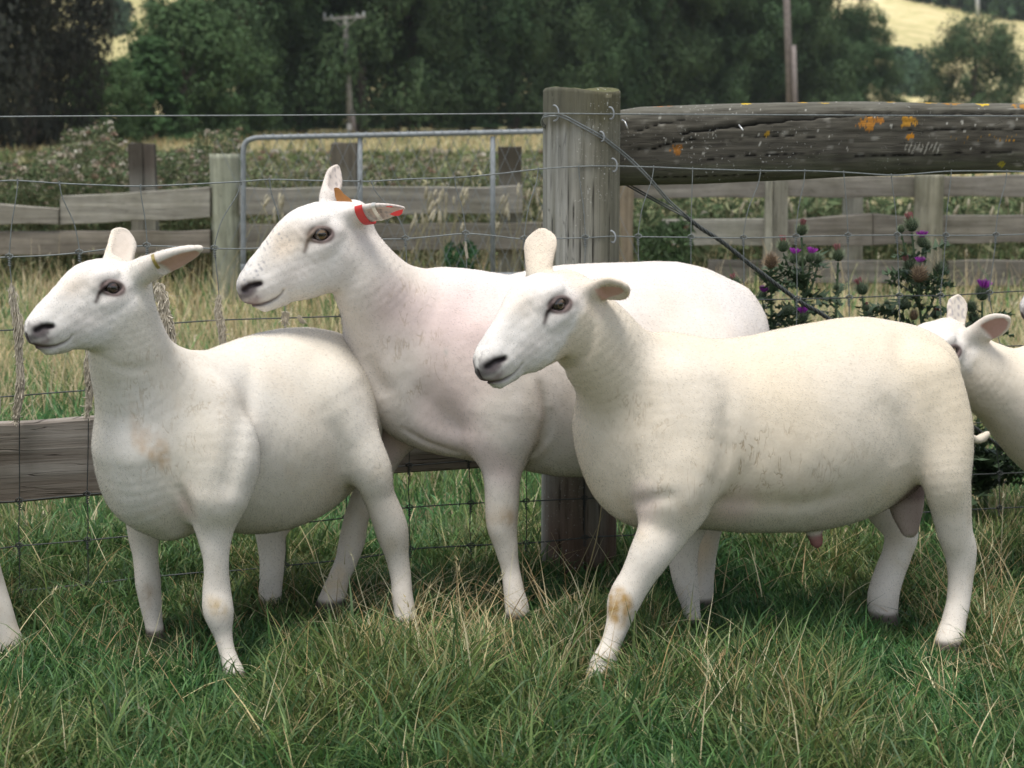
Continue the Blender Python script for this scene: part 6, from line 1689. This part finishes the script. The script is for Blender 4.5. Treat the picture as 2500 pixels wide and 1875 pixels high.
sheep6['ears'] = [ear(H6, at(-925, 680, 3.60), at(-800, 640, 3.55), nrm((-.2, -.7, -.5)), w=.028, th=.017, start=.4), ear(H6, at(-950, 655, 3.70), at(-930, 570, 3.76), nrm((.5, -.7, 0)), w=.027, th=.013)]
sheep6['paint'] = lambda V, NV, H, hl, hh, ears: paint_common(V, NV, H, hl, hh, ears, 5)
r1, F1, _, ears1, _ = make_sheep(sheep1)
r2, F2, _, ears2, _ = make_sheep(sheep2)
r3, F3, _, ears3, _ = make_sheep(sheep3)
make_sheep(sheep4); make_sheep(sheep6)
# one more sheep beyond the edge, of which only the muzzle shows: a smaller copy of the tall one
k5 = .865; n0 = at(585, 707, 3.85); n1_ = at(2493, 760, 4.36); off = n1_ - n0 * k5
g5 = r2.copy(); COL.objects.link(g5); base5 = Vector(r2.location) * k5 + Vector(off); base5.z = 0; g5.location = base5; g5.scale = (k5,) * 3
tag(g5, 'sheep beyond the edge of the photo, a sliver of its muzzle showing', 'sheep', 'shorn sheep in the paddock')
for ch in list(r2.children):
    c = ch.copy(); COL.objects.link(c); c.parent = g5; c.matrix_parent_inverse = Matrix.Translation(-Vector(r2.location))
# ---------------------------------------------------------------- ear tags
RED = plain('red_plastic', (.55, .03, .025), .45, 0, .08, 40); BRASS = plain('brass', (.55, .42, .16), .35, .8, .15, 60); TIN = plain('tin', (.62, .60, .54), .35, .8, .1, 60); TAN = plain('tan_plastic', (.40, .17, .045), .5, 0, .08, 40)
def plate(name, pts, Y, th, mat, parent, label=None, hole=None):
    n = len(pts); a = [at(x, y, Y if np.ndim(Y) == 0 else Y[i]) for i, (x, y) in enumerate(pts)]; b = [p + (0, th, 0) for p in a]
    m = MB(); m.add(a + b, [tuple(range(n)), tuple(range(2 * n - 1, n - 1, -1))] + [(i, i + n, (i + 1) % n + n, (i + 1) % n) for i in range(n)])
    o = m.build(name, mat, parent)
    if label: o['label'] = label
    return o
def ear_band(e, t0, wd, mat, parent, a0, a1, grow, name='ear_tag', label=None, th=.0012):
    """a strap bent round the ear at t0"""
    V = []; n = 26
    for i in range(n):
        a = a0 + (a1 - a0) * i / (n - 1)
        for tt in (t0 - wd / e['L'] / 2, t0 + wd / e['L'] / 2):
            tk = e['th'] * np.interp(tt, [0, .42, .8, 1], [1.1, .8, .46, .26]); ww = e['w'] * np.interp(tt, [0, .42, .8, 1], [.8, 1, .74, .2])
            for g in (grow, grow + th):
                V.append(e['P'](tt) + e['sd'] * math.cos(a) * (ww + g) + e['o'] * math.sin(a) * (tk + g))
    F = []
    for i in range(n - 1):
        q, w = i * 4, (i + 1) * 4
        F += [(q, w, w + 2, q + 2), (q + 1, q + 3, w + 3, w + 1), (q, q + 1, w + 1, w), (q + 2, w + 2, w + 3, q + 3)]
    F += [(0, 2, 3, 1), ((n - 1) * 4, (n - 1) * 4 + 1, (n - 1) * 4 + 3, (n - 1) * 4 + 2)]
    m = MB(); m.add(V, F); o = m.build(name, mat, parent)
    if label: o['label'] = label
    return o

e1, f1 = ears1; e2, f2 = ears2
o = ear_band(e1, .40, .0065, BRASS, r1, math.radians(118), math.radians(192), .0026, label='brass clip folded over the ear edge')
o = ear_band(e2, .30, .020, RED, r2, math.radians(-25), math.radians(175), .0035, label='wide red strap tag bent round the ear', th=.0016)
o = ear_band(e2, .56, .0085, TIN, r2, math.radians(50), math.radians(200), .0026, label='small silver metal clip')
plate('ear_tag', [(951, 523), (962, 517), (975, 513), (984, 511), (982, 521), (974, 527), (962, 527)], 3.785, .0016, RED, r2, 'red tag under the ear tip')
plate('ear_tag', [(943, 503), (958, 503.5), (958, 506), (944, 505.5)], 3.79, .0016, RED, r2, 'red tag end above the ear')
plate('ear_tag', [(815, 460), (820, 457.5), (827, 459), (833, 465), (839, 473), (848, 480), (857, 487), (863, 498), (850, 500), (835, 496), (822, 491), (818, 480)], [3.89 + .0008 * q for q in range(12)], .0018, TAN, r2, 'orange brown plastic tag hanging at the far ear')

# ------------------------------------------------------------------ a thin summer haze over the valley
hm = bpy.data.materials.new('haze_air'); hm.use_nodes = True
nt = hm.node_tree; nt.nodes.remove(nt.nodes['Principled BSDF'])
v = nt.nodes.new('ShaderNodeVolumePrincipled'); v.inputs['Color'].default_value = (.86, .90, .93, 1); v.inputs['Density'].default_value = 0.00022
nt.links.new(v.outputs[0], nt.nodes['Material Output'].inputs['Volume'])
m = MB(); m.box((35, 315, 85), (640, 650, 174)); hz = m.build('haze', hm); tag(hz, kind='stuff')
